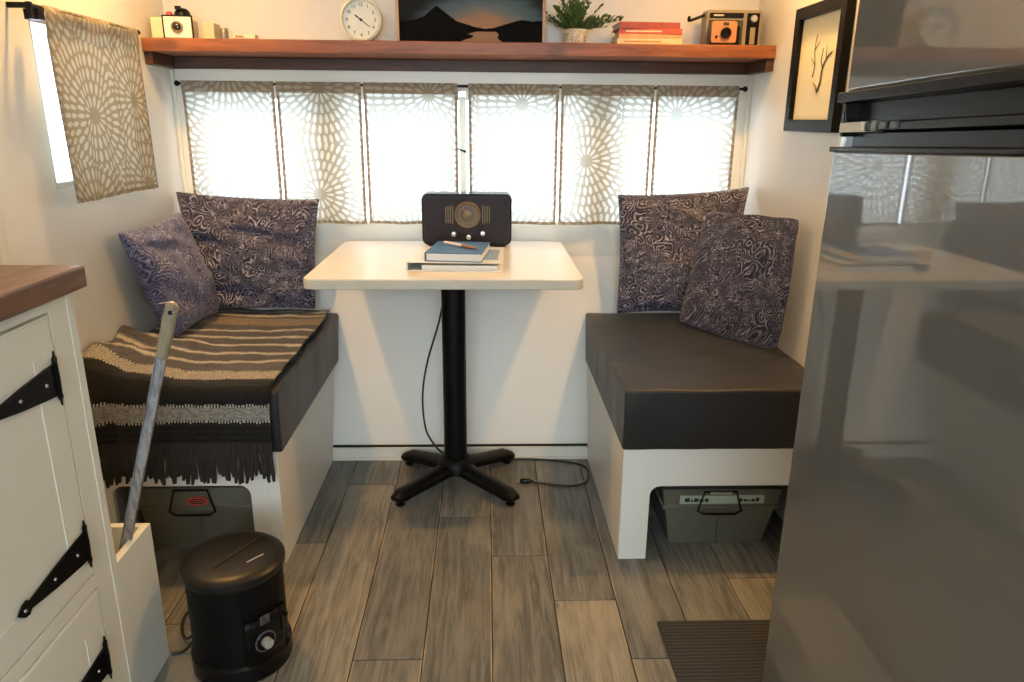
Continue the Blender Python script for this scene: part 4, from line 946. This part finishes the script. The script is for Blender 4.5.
MB(T).lathe([(0.0045, -0.0105), (0.0045, -0.0085)], (0.003, 0, L-0.016), 'y', 14).build('hang_hole', m_gap, hg)
MB(T).tube(spline([(0.004, -0.009, L-0.018), (0.018, -0.014, L-0.004), (0.006, -0.012, L+0.006), (-0.020, -0.010, L-0.004)], 5), 0.0008, 6).build('wire_loop', m_steel, hg)

# ================================================================ FRIDGE
FX = 0.53
t = thing('refrigerator', (0.86, -1.62, 0), 'tall dark grey glossy refrigerator with top freezer at the right edge', 'refrigerator')
MB().box(FX+0.062, 1.20, -2.02, -1.300, 0.03, 1.78).build('fridge_cabinet', m_fridge, t, bevel=0.004)
MB().box(FX+0.056, FX+0.0625, -2.00, -1.312, 0.10, 1.77).build('door_gasket', m_gap, t)
d = MB().prism([(-2.02, 0.095), (-1.266, 0.095), (-1.281, 1.134), (-2.02, 1.134)], 'x', FX, FX+0.055).build('lower_door', m_fridge, t, bevel=0.008, seg=3)
u = MB().box(FX, FX+0.055, -2.02, -1.300, 1.210, 1.775).build('freezer_door', m_fridge, t, bevel=0.008, seg=3)
MB().box(FX+0.03, FX+0.06, -1.99, -1.32, 0.03, 0.09).build('kick_grille', m_black, t)
Y0, Y1 = -2.02, -1.290
hb = MB(); hb.box(FX-0.010, FX+0.03, Y0, Y1-0.008, 1.198, 1.2125); hb.box(FX+0.022, FX+0.05, Y0, Y1-0.01, 1.160, 1.199)
hb.box(FX+0.000, FX+0.03, Y1-0.018, Y1-0.008, 1.150, 1.199)
hb.build('freezer_handle_channel', m_plastic, u, bevel=0.002)
MB().box(FX+0.002, FX+0.04, Y0, Y1-0.060, 1.157, 1.169).build('handle_bar', m_plastic, u, bevel=0.002)
MB().box(FX-0.002, FX+0.03, Y1-0.078, Y1-0.010, 1.156, 1.170).build('hinge_cover', plain('cream_hinge_cover', (0.66, 0.58, 0.44), 0.4), u, bevel=0.001)
MB().box(FX+0.0, FX+0.02, Y1-0.112, Y1-0.098, 1.157, 1.171).build('slide_button', plain('grey_plastic', (0.16, 0.16, 0.15), 0.4), u, bevel=0.001)
for q in (0.122, 0.150): MB().box(FX-0.001, FX+0.01, Y1-q-0.016, Y1-q, 1.159, 1.169).build('slide_button', plain('dark_grey_plastic', (0.07, 0.07, 0.07), 0.3), u, bevel=0.001)
lb = MB(); lb.box(FX+0.018, FX+0.05, Y0, Y1, 1.134, 1.156); lb.box(FX-0.004, FX+0.03, Y0, Y1+0.012, 1.128, 1.1355)
lb.build('lower_handle_channel', m_plastic, d, bevel=0.002)
MB().box(FX+0.006, FX+0.03, Y1-0.016, Y1-0.001, 1.135, 1.153).build('hinge_block', m_steel, d, bevel=0.001)

# fridge meshes sheared to imitate lens distortion: seams climb towards the viewer
for o_ in [o for o in bpy.data.objects if o.type == 'MESH' and (o.parent == t or (o.parent and o.parent.parent == t))]:
    for v in o_.data.vertices: v.co.z += -0.030*(v.co.y+ORG[o_.name].y+1.29)*min(1.0, max(0.0, v.co.z)/0.6)
# ================================================================ WALL PICTURE
t = thing('framed_picture', (XR-0.012, -0.345, 1.146), 'black framed antler sketch hanging on the right wall beside the fridge', 'picture')
Y0, Y1, Z0, Z1 = -0.500, -0.182, 1.146, 1.478; w_ = 0.032
fr = MB(); fr.ring([(Y0, Z0), (Y1, Z0), (Y1, Z1), (Y0, Z1)], [(Y0+w_, Z0+w_), (Y1-w_, Z0+w_), (Y1-w_, Z1-w_), (Y0+w_, Z1-w_)], 'x', XR-0.024, XR-0.001)
fr.build('frame', m_blackm, t, bevel=0.002)
MB().box(XR-0.010, XR-0.004, Y0+w_, Y1-w_, Z0+w_, Z1-w_).build('sketch_paper', plain('cream_drawing_paper', (0.85, 0.77, 0.52), 0.5, var=0.06), t)
k = MB(); xx = XR-0.0108; yc = -0.335
def stroke(P, r0): k.tube(spline([(xx, yc+a, 1.320+b) for a, b in P], 5), [r0*(1-0.6*i/(5*(len(P)-1))) for i in range(5*(len(P)-1)+1)], 6)
stroke([(-0.020, -0.070), (-0.035, -0.045), (-0.038, -0.010), (-0.060, 0.015), (-0.085, 0.028)], 0.0036)
stroke([(-0.020, -0.070), (-0.008, -0.055), (0.010, -0.045)], 0.003); stroke([(-0.038, -0.010), (-0.026, 0.010), (-0.030, 0.040)], 0.0022)
stroke([(0.020, -0.030), (0.012, 0.000), (0.024, 0.040), (0.018, 0.080)], 0.0016); stroke([(0.012, 0.0), (0.040, 0.020)], 0.0014); stroke([(0.024, 0.040), (-0.004, 0.060)], 0.0012)
stroke([(-0.055, 0.012), (-0.050, 0.045)], 0.0016)
k.build('antler_drawing', plain('graphite', (0.12, 0.11, 0.10), 0.7), t, smooth=True)
# ================================================================ FLOOR MAT
o = MB().box(0.413, 0.850, -1.270, -0.926, 0.0005, 0.0085).build('floor_mat', m_mat, bevel=0.002)
tag(o, 'dark grey ribbed mat lying on the plank floor before the fridge', 'mat')
